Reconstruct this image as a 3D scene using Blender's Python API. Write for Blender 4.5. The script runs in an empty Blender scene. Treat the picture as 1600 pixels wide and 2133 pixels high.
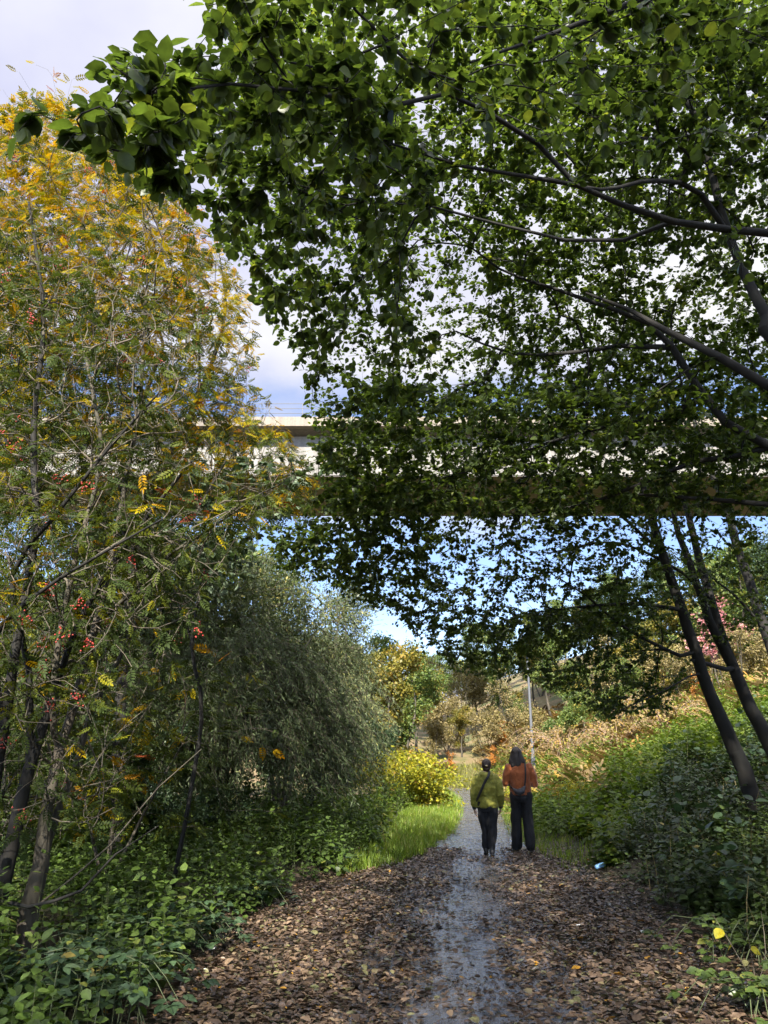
import bpy, bmesh, math, random
import numpy as np
from mathutils import Vector, Matrix, noise as mnoise

rng = np.random.default_rng(7)
random.seed(7)
SC = bpy.context.scene
COL = SC.collection

# ------------------------------------------------------------------ camera
CAMH = 1.6
FPX = 1580.0
PITCH = math.radians(17.9)
cam_d = bpy.data.cameras.new('camera'); cam = bpy.data.objects.new('camera', cam_d); COL.objects.link(cam)
cam.location = (0, 0, CAMH); cam.rotation_euler = (math.pi / 2 + PITCH, 0, 0)
cam_d.sensor_fit = 'VERTICAL'; cam_d.angle = 2 * math.atan(1066.5 / FPX)
cam_d.clip_start = 0.05; cam_d.clip_end = 3000
SC.camera = cam

def ray(px, py):
    xc = (px - 800) / FPX; yc = -(py - 1066.5) / FPX
    c, s = math.cos(PITCH), math.sin(PITCH)
    return np.array([xc, c - yc * s, s + yc * c])

def at(px, py, D):
    """the point seen at (px, py) of the photograph at horizontal distance y = D from the viewer"""
    r = ray(px, py); t = D / r[1]
    return np.array([0, 0, CAMH]) + r * t

def atn(px, py, Z):
    """vectorised: Z is depth along the view axis"""
    px = np.asarray(px, float); py = np.asarray(py, float); Z = np.asarray(Z, float)
    xc = (px - 800) / FPX; yc = -(py - 1066.5) / FPX
    c, s = math.cos(PITCH), math.sin(PITCH)
    return np.stack([xc * Z, (c - yc * s) * Z, CAMH + (s + yc * c) * Z], -1)

# ------------------------------------------------------------------ terrain
YS = [0, 4, 5.5, 7.1, 10.7, 13.6, 17.6, 23, 32, 46]
EL_ = [-1.6, -1.5, -1.5, -1.55, -1.1, .4, 1.34, 2.04, 2.94, 3.2]
ER_ = [2.8, 2.75, 2.72, 2.62, 2.76, 2.76, 2.75, 3.4, 4.37, 5.9]
CY = [-30, 0, 5.5, 8.6, 14, 17.6, 23, 32, 40]
CX = [-1.2, .1, .5, .82, 1.65, 2.05, 2.75, 3.68, 4.25]
def EL(y): return np.interp(y, YS, EL_)
def ER(y): return np.interp(y, YS, ER_)
def CXf(y): return np.interp(y, CY, CX)

def terrain(x, y):
    x = np.asarray(x, float); y = np.asarray(y, float)
    s = np.maximum(0, x - ER(y) - .1)
    b = .44 * (np.sqrt(s * s + .3) - math.sqrt(.3))
    b = 10 * np.tanh(b / 10)
    l = np.maximum(0, EL(y) - x - .1)
    lf = .16 * np.tanh(l / 1.2) - .5 * np.tanh(np.maximum(0, l - 3) / 6)
    f = np.maximum(0, y - 47); far = 9 * np.tanh(.2 * f / 9)
    w = np.clip((s + l) / 1.5, 0, 1)
    n = .07 * np.sin(x * 1.9 + .7 * y) * np.sin(y * 1.3 - .6 * x) + .04 * np.sin(3.7 * x - 2.1 * y)
    return b + lf + far + n * w

def gp(px, py):
    r = ray(px, py); o = np.array([0, 0, CAMH])
    ts = np.linspace(2, 140, 6000)
    P = o + r * ts[:, None]
    k = np.argmax(P[:, 2] < terrain(P[:, 0], P[:, 1]))
    return P[k] if k > 0 else P[-1]

# ------------------------------------------------------------------ mesh helpers
def nrm(v): return v / np.maximum(np.linalg.norm(v, axis=-1, keepdims=True), 1e-9)

class Geo:
    def __init__(s): s.v = []; s.l = []; s.n = []; s.t = []; s.m = []; s.o = 0
    def add(s, V, loops, sizes, tint=0.5, mat=0):
        V = np.asarray(V, float).reshape(-1, 3); loops = np.asarray(loops, np.int64).ravel(); sizes = np.asarray(sizes, np.int64).ravel()
        s.v.append(V); s.l.append(loops + s.o); s.n.append(sizes)
        s.t.append(np.broadcast_to(np.asarray(tint, float), sizes.shape).copy())
        s.m.append(np.full(sizes.shape, mat)); s.o += len(V)
    def faces(s, V, F, tint=.5, mat=0):
        s.add(V, [i for f in F for i in f], [len(f) for f in F], tint, mat)
    def inst(s, T, pos, fwd, up, scale, tint, mat=0, wscale=None):
        """stamp a template (V, F) at many places"""
        V, F = T; pos = np.asarray(pos, float)
        if len(pos) == 0: return
        x = nrm(np.asarray(fwd, float)); u = np.asarray(up, float)
        y = nrm(np.cross(u, x)); z = np.cross(x, y)
        sc = np.broadcast_to(np.asarray(scale, float), (len(pos),))
        ws = sc if wscale is None else np.broadcast_to(np.asarray(wscale, float), (len(pos),))
        P = (pos[:, None, :] + (V[None, :, 0:1] * sc[:, None, None]) * x[:, None, :] + (V[None, :, 1:2] * ws[:, None, None]) * y[:, None, :]
             + (V[None, :, 2:3] * sc[:, None, None]) * z[:, None, :])
        lp = np.array([i for f in F for i in f]); sz = np.array([len(f) for f in F])
        L = (lp[None, :] + np.arange(len(pos))[:, None] * len(V)).ravel()
        t = np.repeat(np.broadcast_to(np.asarray(tint, float), (len(pos),)), len(F))
        s.add(P.reshape(-1, 3), L, np.tile(sz, len(pos)), t, mat)
    def build(s, name, mats, parent=None, smooth=True, local=None):
        if not isinstance(mats, (list, tuple)): mats = [mats]
        V = np.concatenate(s.v) if s.v else np.zeros((0, 3)); L = np.concatenate(s.l); N = np.concatenate(s.n)
        off = np.zeros(3)
        if local is not None: off = np.asarray(local, float)
        elif parent is not None: off = np.array(world_loc(parent))
        me = bpy.data.meshes.new(name)
        me.vertices.add(len(V)); me.vertices.foreach_set('co', (V - off).astype(np.float32).ravel())
        me.loops.add(len(L)); me.loops.foreach_set('vertex_index', L.astype(np.int32))
        me.polygons.add(len(N))
        st = np.concatenate([[0], np.cumsum(N)[:-1]])
        me.polygons.foreach_set('loop_start', st.astype(np.int32)); me.polygons.foreach_set('loop_total', N.astype(np.int32))
        me.polygons.foreach_set('material_index', np.concatenate(s.m).astype(np.int32))
        me.polygons.foreach_set('use_smooth', np.full(len(N), smooth))
        a = me.attributes.new('tint', 'FLOAT', 'FACE'); a.data.foreach_set('value', np.concatenate(s.t).astype(np.float32))
        for m in mats: me.materials.append(m)
        me.update(calc_edges=True); me.validate()
        o = bpy.data.objects.new(name, me); COL.objects.link(o)
        if parent is not None: o.parent = parent
        elif local is not None: o.location = off
        return o

def world_loc(o):
    p = Vector((0, 0, 0))
    while o is not None: p = p + o.location; o = o.parent
    return p

def tag(o, label=None, cat=None, group=None, kind=None):
    if label: o['label'] = label
    if cat: o['category'] = cat
    if group: o['group'] = group
    if kind: o['kind'] = kind
    return o

def empty(name, loc, label=None, cat=None, group=None):
    o = bpy.data.objects.new(name, None); COL.objects.link(o); o.location = tuple(float(c) for c in loc); o.empty_display_size = .2
    return tag(o, label, cat, group)

def copy_tree(o, loc, rz=0, sc=1, label=None, mats=None):
    c = o.copy(); COL.objects.link(c); c.location = tuple(float(q) for q in loc); c.rotation_euler = (0, 0, rz)
    c.scale = (sc, sc, sc) if np.isscalar(sc) else sc
    if label: c['label'] = label
    for ch in list(o.children):
        d = ch.copy(); COL.objects.link(d); d.parent = c
        if mats and ch.name.split('.')[0] in mats: d.data = mats[ch.name.split('.')[0]]
    return c

# leaf templates: x along the leaf, y across, z up
def leaf_template(ts, ws, fold=.18, droop=.12, wav=0.0):
    V = [(0, 0, 0)]; F = []
    n = len(ts)
    for k, (t, w) in enumerate(zip(ts, ws)):
        z = -droop * t * t; e = z + fold * w + wav * (1 if k % 2 else -1)
        V += [(t, w, e), (t, 0, z), (t, -w, e)]
    V.append((1, 0, -droop)); tip = len(V) - 1
    F += [(0, 2, 1), (0, 3, 2)]
    for k in range(n - 1):
        a = 1 + 3 * k; b = a + 3
        F += [(a, a + 1, b + 1, b), (a + 1, a + 2, b + 2, b + 1)]
    a = 1 + 3 * (n - 1)
    F += [(a, a + 1, tip), (a + 1, a + 2, tip)]
    return np.array(V, float), F
BROAD = leaf_template([.08, .25, .5, .75, .92], [.2, .38, .43, .29, .10], .16, .14)
OVATE = leaf_template([.15, .5, .8], [.25, .36, .18], .16, .16)
NARROW = leaf_template([.3, .7], [.085, .075], .2, .25)
LITE = leaf_template([.3, .7], [.36, .3], .16, .14)
RHOMB = (np.array([(0, 0, 0), (.45, .33, .06), (1, 0, -.08), (.45, -.33, .06)], float), [(0, 3, 2, 1)])
SLIM = (np.array([(0, 0, 0), (.45, .1, .01), (1, 0, -.15), (.45, -.1, .01)], float), [(0, 3, 2, 1)])
CURL = leaf_template([.12, .4, .7, .9], [.22, .36, .32, .14], .5, -.12, .02)
FLAT = leaf_template([.15, .5, .8], [.25, .36, .2], .12, .05)
def pinnate(pairs=6, ll=.3, lw=.3, droop=.25):
    V = []; F = []
    def leaflet(px, ang, l):
        z0 = -droop * px * px
        c, s_ = math.cos(ang), math.sin(ang); b = len(V)
        for (a, w, zz) in ((0, 0, 0), (.4, lw * .5, .03), (.75, lw * .42, .0), (1, 0, -.12), (.75, -lw * .42, .0), (.4, -lw * .5, .03)):
            V.append((px + (a * c - w * s_) * l, (a * s_ + w * c) * l, z0 + (zz - .15 * a) * l))
        F.append((b, b + 5, b + 4, b + 3, b + 2, b + 1))
    for k in range(pairs):
        px = .22 + .7 * k / (pairs - 1); l = ll * (1 - .25 * abs(k / (pairs - 1) - .4) * 2)
        leaflet(px, 1.05, l); leaflet(px, -1.05, l)
    leaflet(.95, 0, ll)
    b = len(V); V.extend([(0, .008, 0), (0, -.008, 0), (1, 0, -droop)]); F.append((b, b + 1, b + 2))
    return np.array(V, float), F
PINN = pinnate(5, .36, .4)
FROND = pinnate(9, .34, .22, .35)

def tubes(g, P, par, R, main, k, sel, tint=.5, mat=0):
    """one tapered tube piece per edge parent->node"""
    idx = np.where(sel)[0]
    if len(idx) == 0: return
    p = par[idx]
    d = nrm(P[idx] - P[p])
    nd = np.zeros_like(P); nd[idx] = d
    # direction at the parent for a smooth join when this edge continues it
    pd = ND_full(P, par)
    da = np.where(main[idx][:, None], nrm(pd[p] + d), d)
    # at the child: average with its main child direction
    db = MCD_full(P, par, main, idx, d)
    ra = np.where(main[idx], R[p], np.minimum(R[p], R[idx] * 1.15)); rb = R[idx]
    ref = np.array([.31, .52, .795])
    def ring(c, dd, r):
        u = nrm(np.cross(dd, ref)); v = np.cross(dd, u)
        a = np.arange(k) * 2 * math.pi / k
        return c[:, None, :] + r[:, None, None] * (np.cos(a)[None, :, None] * u[:, None, :] + np.sin(a)[None, :, None] * v[:, None, :])
    A = ring(P[p], da, ra); B = ring(P[idx], db, rb)
    V = np.concatenate([A, B], 1).reshape(-1, 3)
    j = np.arange(k); j2 = (j + 1) % k
    q = np.stack([j, j2, j2 + k, j + k], 1).ravel()
    L = (q[None, :] + (np.arange(len(idx)) * 2 * k)[:, None]).ravel()
    g.add(V, L, np.full(len(idx) * k, 4), tint, mat)
def ND_full(P, par):
    d = np.zeros_like(P); m = par >= 0
    d[m] = nrm(P[m] - P[par[m]]); d[~m] = (0, 0, 0)
    return d
def MCD_full(P, par, main, idx, d):
    nxt = np.zeros_like(P); m = (par >= 0) & main
    ii = np.where(m)[0]
    nxt[par[ii]] = nrm(P[ii] - P[par[ii]])
    return nrm(d + nxt[idx])

class Grow:
    """limbs given as polylines, then every target point is reached by a curved twig from the nearest wood"""
    def __init__(s, seg=.25): s.P = []; s.par = []; s.rf = []; s.dir = []; s.main = []; s.seg = seg; s.ends = []; s.npoly = 0
    def limb(s, pts, radii, parent=-1):
        pts = np.asarray(pts, float); radii = np.interp(np.linspace(0, 1, len(pts)), np.linspace(0, 1, len(radii)), radii)
        # catmull-rom resample
        out = []; rr = []
        E = np.concatenate([[2 * pts[0] - pts[1]], pts, [2 * pts[-1] - pts[-2]]])
        for i in range(1, len(E) - 2):
            n = max(1, int(np.linalg.norm(E[i + 1] - E[i]) / s.seg))
            for j in range(n):
                t = j / n
                out.append(.5 * ((2 * E[i]) + (-E[i - 1] + E[i + 1]) * t + (2 * E[i - 1] - 5 * E[i] + 4 * E[i + 1] - E[i + 2]) * t * t + (-E[i - 1] + 3 * E[i] - 3 * E[i + 1] + E[i + 2]) * t ** 3))
                rr.append(radii[i - 1] + (radii[min(i, len(radii) - 1)] - radii[i - 1]) * t)
        out.append(pts[-1]); rr.append(radii[-1])
        prev = parent
        if parent == 'near':
            D = np.linalg.norm(np.array(s.P) - out[0], axis=1); prev = int(np.argmin(D))
        for i, (p, r) in enumerate(zip(out, rr)):
            if i == 0 and prev >= 0: continue
            j = .1 * r
            p = np.array(p) + rng.normal(0, 1, 3) * j
            s.P.append(p); s.par.append(prev); s.rf.append(r); s.main.append(i > 1 or (i == 1 and prev < 0) or False)
            q = out[min(i + 1, len(out) - 1)] - out[max(i - 1, 0)]
            s.dir.append(nrm(q)); prev = len(s.P) - 1
        s.npoly = len(s.P)
        return prev
    def reach(s, targets, bend=.4, jit=.06, straight=.5, upbias=0.0, minr=0):
        T = np.asarray(targets, float)
        P = np.array(s.P); base = P
        dist = np.array([np.min(np.sum((base - t) ** 2, 1)) for t in T])
        N = len(P); cap = N + len(T) * 12
        PB = np.zeros((cap, 3)); PB[:N] = P; DB = np.zeros((cap, 3)); DB[:N] = np.array(s.dir)
        for ti in np.argsort(dist):
            t = T[ti]
            d = t - PB[:N]; L = np.linalg.norm(d, axis=1) + 1e-6
            cosv = np.sum(d * DB[:N], 1) / L
            cost = L * (1 + straight * (1 - cosv))
            k = int(np.argmin(cost)); l = L[k]
            n = int(min(10, max(2, math.ceil(l / s.seg))))
            c = PB[k] + DB[k] * l * bend + np.array([0, 0, upbias * l])
            prev = k; ids = []
            last = PB[k]
            for j in range(1, n + 1):
                u = j / n
                p = (1 - u) ** 2 * PB[k] + 2 * u * (1 - u) * c + u * u * t
                if j < n: p = p + rng.normal(0, jit * l / n, 3)
                if N >= cap: break
                PB[N] = p; DB[N] = nrm(p - last); last = p
                s.par.append(prev); s.rf.append(minr); s.main.append(j > 1); prev = N; ids.append(N); N += 1
            s.ends.append((k, ids))
        s.P = list(PB[:N]); s.dir = list(DB[:N])
    def finish(s, tip=.0028, expo=.45):
        s.P = np.array(s.P); s.par = np.array(s.par); s.main = np.array(s.main); s.dir = np.array(s.dir)
        n = len(s.P); cnt = np.zeros(n); has = np.zeros(n, bool)
        m = s.par >= 0; has[s.par[m]] = True
        for i in range(n - 1, -1, -1):
            if cnt[i] == 0: cnt[i] = 1
            if s.par[i] >= 0: cnt[s.par[i]] += cnt[i]
        s.R = np.maximum(np.array(s.rf), tip * cnt ** expo)
        s.R[:s.npoly] = np.array(s.rf)[:s.npoly]
        for i in range(s.npoly, n):                    # a twig is never thicker than the wood it leaves
            s.R[i] = min(s.R[i], s.R[s.par[i]] * .95)
    def wood(s, gt, gb, thick=.03):
        """limbs into gt, twigs into gb"""
        e = s.par >= 0; pol = np.arange(len(s.P)) < s.npoly
        for g, msk in ((gt, pol), (gb, ~pol)):
            big = s.R > .03; mid = (s.R > .009) & ~big; sm = ~big & ~mid
            tubes(g, s.P, s.par, s.R, s.main, 10, e & msk & big); tubes(g, s.P, s.par, s.R, s.main, 6, e & msk & mid); tubes(g, s.P, s.par, s.R, s.main, 4, e & msk & sm)
    def leaf_points(s, per, span=.6):
        """points and directions along the last stretch of every twig"""
        pos = []; dr = []; tid = []
        for q, (k, ids) in enumerate(s.ends):
            ch = [k] + ids; Q = s.P[ch]; sl = np.linalg.norm(np.diff(Q, axis=0), axis=1); cs = np.concatenate([[0], np.cumsum(sl)]); tot = cs[-1]
            n = per if np.isscalar(per) else int(per[q])
            u = tot - span * rng.random(n) ** 1.2; u[:1] = tot; u = np.clip(u, 0, tot)
            for a in u:
                i = min(len(sl) - 1, max(0, np.searchsorted(cs, a) - 1)); f = (a - cs[i]) / max(sl[i], 1e-6)
                pos.append(Q[i] + (Q[i + 1] - Q[i]) * f); dr.append((Q[i + 1] - Q[i]) / max(sl[i], 1e-6)); tid.append(q)
        return np.array(pos), nrm(np.array(dr)), np.array(tid)

def leaf_frames(dr, spread=1.0, droop=.35, tilt=.5, up=(0, 0, 1)):
    """leaf directions either side of the twig, surfaces facing roughly up"""
    n = len(dr); up = np.asarray(up, float)
    side = nrm(np.cross(dr, up) + 1e-4) * rng.choice([-1, 1], n)[:, None]
    a = spread * rng.uniform(.5, 1.2, n)[:, None]
    f = nrm(dr * np.cos(a) + side * np.sin(a) + np.array([0, 0, -1]) * (droop * rng.uniform(0, 1.8, n))[:, None] + rng.normal(0, .18, (n, 3)))
    u = up + rng.normal(0, tilt, (n, 3))
    return f, u

# ------------------------------------------------------------------ materials
def newmat(name):
    m = bpy.data.materials.new(name); m.use_nodes = True; nt = m.node_tree; nt.nodes.clear()
    out = nt.nodes.new('ShaderNodeOutputMaterial'); return m, nt, out
def N(nt, t, **kw):
    n = nt.nodes.new(t)
    for k, v in kw.items():
        if k.startswith('i_'):
            key = k[2:]; n.inputs[int(key) if key.isdigit() else key.replace('_', ' ')].default_value = v
        else: setattr(n, k, v)
    return n
def ramp(nt, stops, interp='LINEAR'):
    r = nt.nodes.new('ShaderNodeValToRGB'); cr = r.color_ramp; cr.interpolation = interp
    while len(cr.elements) < len(stops): cr.elements.new(.5)
    for e, (p, c) in zip(cr.elements, stops):
        e.position = p; e.color = (*c, 1) if len(c) == 3 else c
    return r
def mul(nt, a, b, fac=1.0):
    m = nt.nodes.new('ShaderNodeMix'); m.data_type = 'RGBA'; m.blend_type = 'MULTIPLY'; m.inputs[0].default_value = fac
    lk = nt.links
    for sock, v in ((m.inputs[6], a), (m.inputs[7], b)):
        if isinstance(v, tuple): sock.default_value = (*v, 1)
        else: lk.new(v, sock)
    return m.outputs[2]

def leafmat(name, stops, trans=.4, rough=.45, tcol=(1.25, 1.35, .55), spec=.4, veins=0.0):
    m, nt, out = newmat(name); lk = nt.links
    at_ = N(nt, 'ShaderNodeAttribute', attribute_name='tint')
    r = ramp(nt, stops); lk.new(at_.outputs['Fac'], r.inputs[0])
    geo = N(nt, 'ShaderNodeNewGeometry'); no = N(nt, 'ShaderNodeTexNoise', i_Scale=38.0, i_Detail=2.0)
    lk.new(geo.outputs['Position'], no.inputs['Vector'])
    mr = N(nt, 'ShaderNodeMapRange'); mr.inputs[1].default_value = .3; mr.inputs[2].default_value = .7; mr.inputs[3].default_value = .72; mr.inputs[4].default_value = 1.25
    lk.new(no.outputs[0], mr.inputs[0])
    c = mul(nt, r.outputs[0], mr.outputs[0])
    p = N(nt, 'ShaderNodeBsdfPrincipled', i_Roughness=rough); p.inputs['Specular IOR Level'].default_value = spec
    lk.new(c, p.inputs['Base Color'])
    t = N(nt, 'ShaderNodeBsdfTranslucent'); lk.new(mul(nt, c, tcol), t.inputs['Color'])
    mx = N(nt, 'ShaderNodeMixShader', i_0=trans); lk.new(p.outputs[0], mx.inputs[1]); lk.new(t.outputs[0], mx.inputs[2]); lk.new(mx.outputs[0], out.inputs[0])
    return m

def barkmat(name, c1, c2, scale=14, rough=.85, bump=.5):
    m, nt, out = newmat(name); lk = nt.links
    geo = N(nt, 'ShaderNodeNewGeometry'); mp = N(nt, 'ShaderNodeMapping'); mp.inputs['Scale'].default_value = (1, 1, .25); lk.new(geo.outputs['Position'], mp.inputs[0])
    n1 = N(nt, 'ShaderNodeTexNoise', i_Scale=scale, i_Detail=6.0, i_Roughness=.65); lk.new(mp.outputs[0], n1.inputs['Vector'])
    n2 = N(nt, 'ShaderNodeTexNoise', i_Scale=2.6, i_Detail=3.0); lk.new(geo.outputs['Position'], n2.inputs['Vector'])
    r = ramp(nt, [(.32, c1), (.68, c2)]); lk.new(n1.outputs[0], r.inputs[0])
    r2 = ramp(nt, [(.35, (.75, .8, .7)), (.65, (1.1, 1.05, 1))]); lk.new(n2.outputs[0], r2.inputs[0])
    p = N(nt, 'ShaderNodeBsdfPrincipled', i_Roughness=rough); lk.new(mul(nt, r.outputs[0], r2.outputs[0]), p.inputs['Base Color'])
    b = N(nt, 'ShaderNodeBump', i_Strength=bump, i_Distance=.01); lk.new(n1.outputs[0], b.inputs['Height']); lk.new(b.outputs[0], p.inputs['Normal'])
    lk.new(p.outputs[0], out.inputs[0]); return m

def clothmat(name, c, var=.25, rough=.85, scale=60, sheen=.2, bump=.3, stretch=(1, 1, 1)):
    m, nt, out = newmat(name); lk = nt.links
    tc = N(nt, 'ShaderNodeTexCoord'); mp = N(nt, 'ShaderNodeMapping'); mp.inputs['Scale'].default_value = stretch; lk.new(tc.outputs['Object'], mp.inputs[0])
    n1 = N(nt, 'ShaderNodeTexNoise', i_Scale=scale, i_Detail=4.0); lk.new(mp.outputs[0], n1.inputs['Vector'])
    r = ramp(nt, [(.3, tuple(q * (1 - var) for q in c)), (.7, tuple(q * (1 + var) for q in c))]); lk.new(n1.outputs[0], r.inputs[0])
    p = N(nt, 'ShaderNodeBsdfPrincipled', i_Roughness=rough); p.inputs['Sheen Weight'].default_value = sheen
    lk.new(r.outputs[0], p.inputs['Base Color'])
    n2 = N(nt, 'ShaderNodeTexNoise', i_Scale=9.0, i_Detail=3.0, i_Distortion=1.2); lk.new(mp.outputs[0], n2.inputs['Vector'])
    b = N(nt, 'ShaderNodeBump', i_Strength=bump, i_Distance=.03); lk.new(n2.outputs[0], b.inputs['Height']); lk.new(b.outputs[0], p.inputs['Normal'])
    lk.new(p.outputs[0], out.inputs[0]); return m

def plainmat(name, c, rough=.5, metal=0.0, var=.12, scale=20):
    m, nt, out = newmat(name); lk = nt.links
    tc = N(nt, 'ShaderNodeTexCoord'); n1 = N(nt, 'ShaderNodeTexNoise', i_Scale=scale, i_Detail=4.0); lk.new(tc.outputs['Object'], n1.inputs['Vector'])
    r = ramp(nt, [(.3, tuple(q * (1 - var) for q in c)), (.7, tuple(min(1, q * (1 + var)) for q in c))]); lk.new(n1.outputs[0], r.inputs[0])
    p = N(nt, 'ShaderNodeBsdfPrincipled', i_Roughness=rough, i_Metallic=metal); lk.new(r.outputs[0], p.inputs['Base Color'])
    lk.new(p.outputs[0], out.inputs[0]); return m

G1 = [(0, (.022, .045, .012)), (.5, (.042, .085, .018)), (.85, (.075, .125, .022)), (1, (.13, .16, .03))]
M_CANOPY = leafmat('canopy_leaf', [(0, (.038, .062, .02)), (.5, (.063, .094, .026)), (.85, (.09, .124, .031)), (1, (.15, .17, .035))], .54, .36, (1.75, 1.8, .65), .5)
M_ROWAN = leafmat('rowan_leaf', [(0, (.03, .048, .018)), (.3, (.06, .088, .022)), (.5, (.15, .165, .012)), (.66, (.36, .275, .006)), (.84, (.38, .2, .005)), (.93, (.28, .075, .008)), (1, (.14, .03, .015))], .42, .55, (1.2, 1.1, .4), .12)
M_SILVER = leafmat('silver_leaf', [(0, (.05, .085, .04)), (.5, (.1, .14, .08)), (1, (.2, .25, .17))], .3, .5, (1.2, 1.3, .6))
M_WILLOW = leafmat('willow_leaf', [(0, (.045, .065, .028)), (.5, (.08, .11, .045)), (.85, (.13, .165, .075)), (1, (.27, .27, .1))], .32, .5, (1.2, 1.3, .6), .3)
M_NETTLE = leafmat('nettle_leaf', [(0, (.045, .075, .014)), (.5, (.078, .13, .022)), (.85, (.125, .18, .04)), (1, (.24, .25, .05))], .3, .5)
M_BRAMBLE = leafmat('bramble_leaf', [(0, (.03, .06, .025)), (.5, (.055, .1, .045)), (.9, (.1, .15, .075)), (1, (.25, .2, .05))], .25, .42, (1.2, 1.3, .6), .5)
M_IVY = leafmat('ivy_leaf', [(0, (.03, .05, .012)), (.5, (.056, .09, .018)), (.85, (.09, .13, .03)), (1, (.18, .19, .04))], .25, .4, (1.2, 1.3, .6), .5)
M_GRASS = leafmat('grass_blade', [(0, (.09, .15, .02)), (.45, (.16, .245, .025)), (.8, (.23, .29, .035)), (.94, (.3, .28, .07)), (1, (.36, .28, .13))], .4, .5)
M_DRYGRASS = leafmat('dry_grass_blade', [(0, (.15, .13, .045)), (.5, (.25, .2, .085)), (.8, (.31, .25, .12)), (1, (.16, .19, .04))], .35, .6, (1.1, 1.1, .8))
M_VERGE = leafmat('verge_blade', [(0, (.1, .13, .025)), (.5, (.18, .185, .05)), (.85, (.26, .22, .085)), (1, (.3, .25, .12))], .35, .6, (1.1, 1.1, .8))
M_BRACKEN = leafmat('bracken_frond', [(0, (.11, .08, .035)), (.25, (.2, .145, .065)), (.55, (.28, .2, .085)), (.68, (.31, .18, .035)), (.8, (.27, .25, .045)), (1, (.13, .18, .03))], .3, .6, (1.2, 1.05, .7))
M_LITTER = leafmat('fallen_leaf', [(0, (.05, .034, .024)), (.35, (.1, .066, .046)), (.6, (.165, .112, .074)), (.78, (.25, .175, .11)), (.9, (.17, .16, .07)), (.97, (.09, .13, .04)), (1, (.42, .22, .03))], .12, .3, (1.1, 1, .8), .7)
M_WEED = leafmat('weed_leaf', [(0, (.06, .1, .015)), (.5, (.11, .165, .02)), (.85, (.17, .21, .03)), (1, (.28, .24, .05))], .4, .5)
M_BUSH = leafmat('yellow_bush_leaf', [(0, (.1, .13, .015)), (.45, (.3, .3, .02)), (.75, (.42, .34, .02)), (.92, (.3, .16, .02)), (1, (.14, .07, .02))], .4, .5, (1.15, 1.15, .5))
M_FARG = leafmat('far_green_leaf', [(0, (.05, .09, .025)), (.5, (.1, .15, .035)), (.85, (.19, .21, .05)), (1, (.33, .26, .05))], .35, .5)
M_FARY = leafmat('far_yellow_leaf', [(0, (.09, .1, .02)), (.45, (.18, .165, .03)), (.8, (.28, .21, .035)), (1, (.3, .15, .03))], .35, .5)
M_FARD = leafmat('far_dark_leaf', [(0, (.025, .05, .025)), (.5, (.05, .085, .04)), (.85, (.09, .13, .05)), (1, (.16, .18, .06))], .3, .45)
M_FARB = leafmat('far_brown_leaf', [(0, (.13, .11, .05)), (.45, (.23, .185, .08)), (.8, (.31, .24, .1)), (1, (.28, .28, .07))], .3, .6)
M_ORANGE = leafmat('orange_leaf', [(0, (.3, .13, .03)), (.5, (.5, .2, .04)), (1, (.55, .33, .06))], .35, .5, (1.15, 1.05, .5))
M_PINK = leafmat('pink_leaf', [(0, (.35, .12, .13)), (.5, (.55, .22, .24)), (1, (.6, .4, .35))], .35, .5, (1.1, 1, .9))
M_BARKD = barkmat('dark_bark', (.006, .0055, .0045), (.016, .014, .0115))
M_BARKG = barkmat('grey_bark', (.035, .03, .023), (.1, .085, .064), 18)
M_TWIG = barkmat('twig_bark', (.055, .045, .036), (.16, .135, .105), 25)
M_BERRY = plainmat('berry_red', (.3, .03, .02), .35)
M_STEM = plainmat('green_stem', (.07, .09, .035), .6)
# ------------------------------------------------------------------ sky and sun
SUN_EL, SUN_AZ = math.radians(36), math.radians(-8)     # behind the viewer, a little to the left
sd = np.array([math.sin(SUN_AZ) * math.cos(SUN_EL), -math.cos(SUN_AZ) * math.cos(SUN_EL), math.sin(SUN_EL)])
W = bpy.data.worlds.new('World'); SC.world = W; W.use_nodes = True
nt = W.node_tree; nt.nodes.clear(); lk = nt.links
out = nt.nodes.new('ShaderNodeOutputWorld'); bg = nt.nodes.new('ShaderNodeBackground'); lk.new(bg.outputs[0], out.inputs[0])
sky = nt.nodes.new('ShaderNodeTexSky'); sky.sky_type = 'NISHITA'; sky.sun_disc = False
sky.sun_elevation = SUN_EL; sky.sun_rotation = math.pi - SUN_AZ; sky.air_density = .9; sky.dust_density = .12; sky.ozone_density = 1.6
tc = nt.nodes.new('ShaderNodeTexCoord'); sx = nt.nodes.new('ShaderNodeSeparateXYZ'); lk.new(tc.outputs['Generated'], sx.inputs[0])
def M(op, a, b=None, c=None):
    n = nt.nodes.new('ShaderNodeMath'); n.operation = op
    for i, v in enumerate((a, b, c)):
        if v is None: continue
        if isinstance(v, (int, float)): n.inputs[i].default_value = v
        else: lk.new(v, n.inputs[i])
    return n.outputs[0]
zz = M('ADD', M('MAXIMUM', sx.outputs[2], 0.0), .22)
cv = nt.nodes.new('ShaderNodeCombineXYZ'); lk.new(M('DIVIDE', sx.outputs[0], zz), cv.inputs[0]); lk.new(M('DIVIDE', sx.outputs[1], zz), cv.inputs[1]); cv.inputs[2].default_value = 1.3
cn = nt.nodes.new('ShaderNodeTexNoise'); cn.inputs['Scale'].default_value = 1.35; cn.inputs['Detail'].default_value = 8; cn.inputs['Roughness'].default_value = .52; lk.new(cv.outputs[0], cn.inputs['Vector'])
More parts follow.
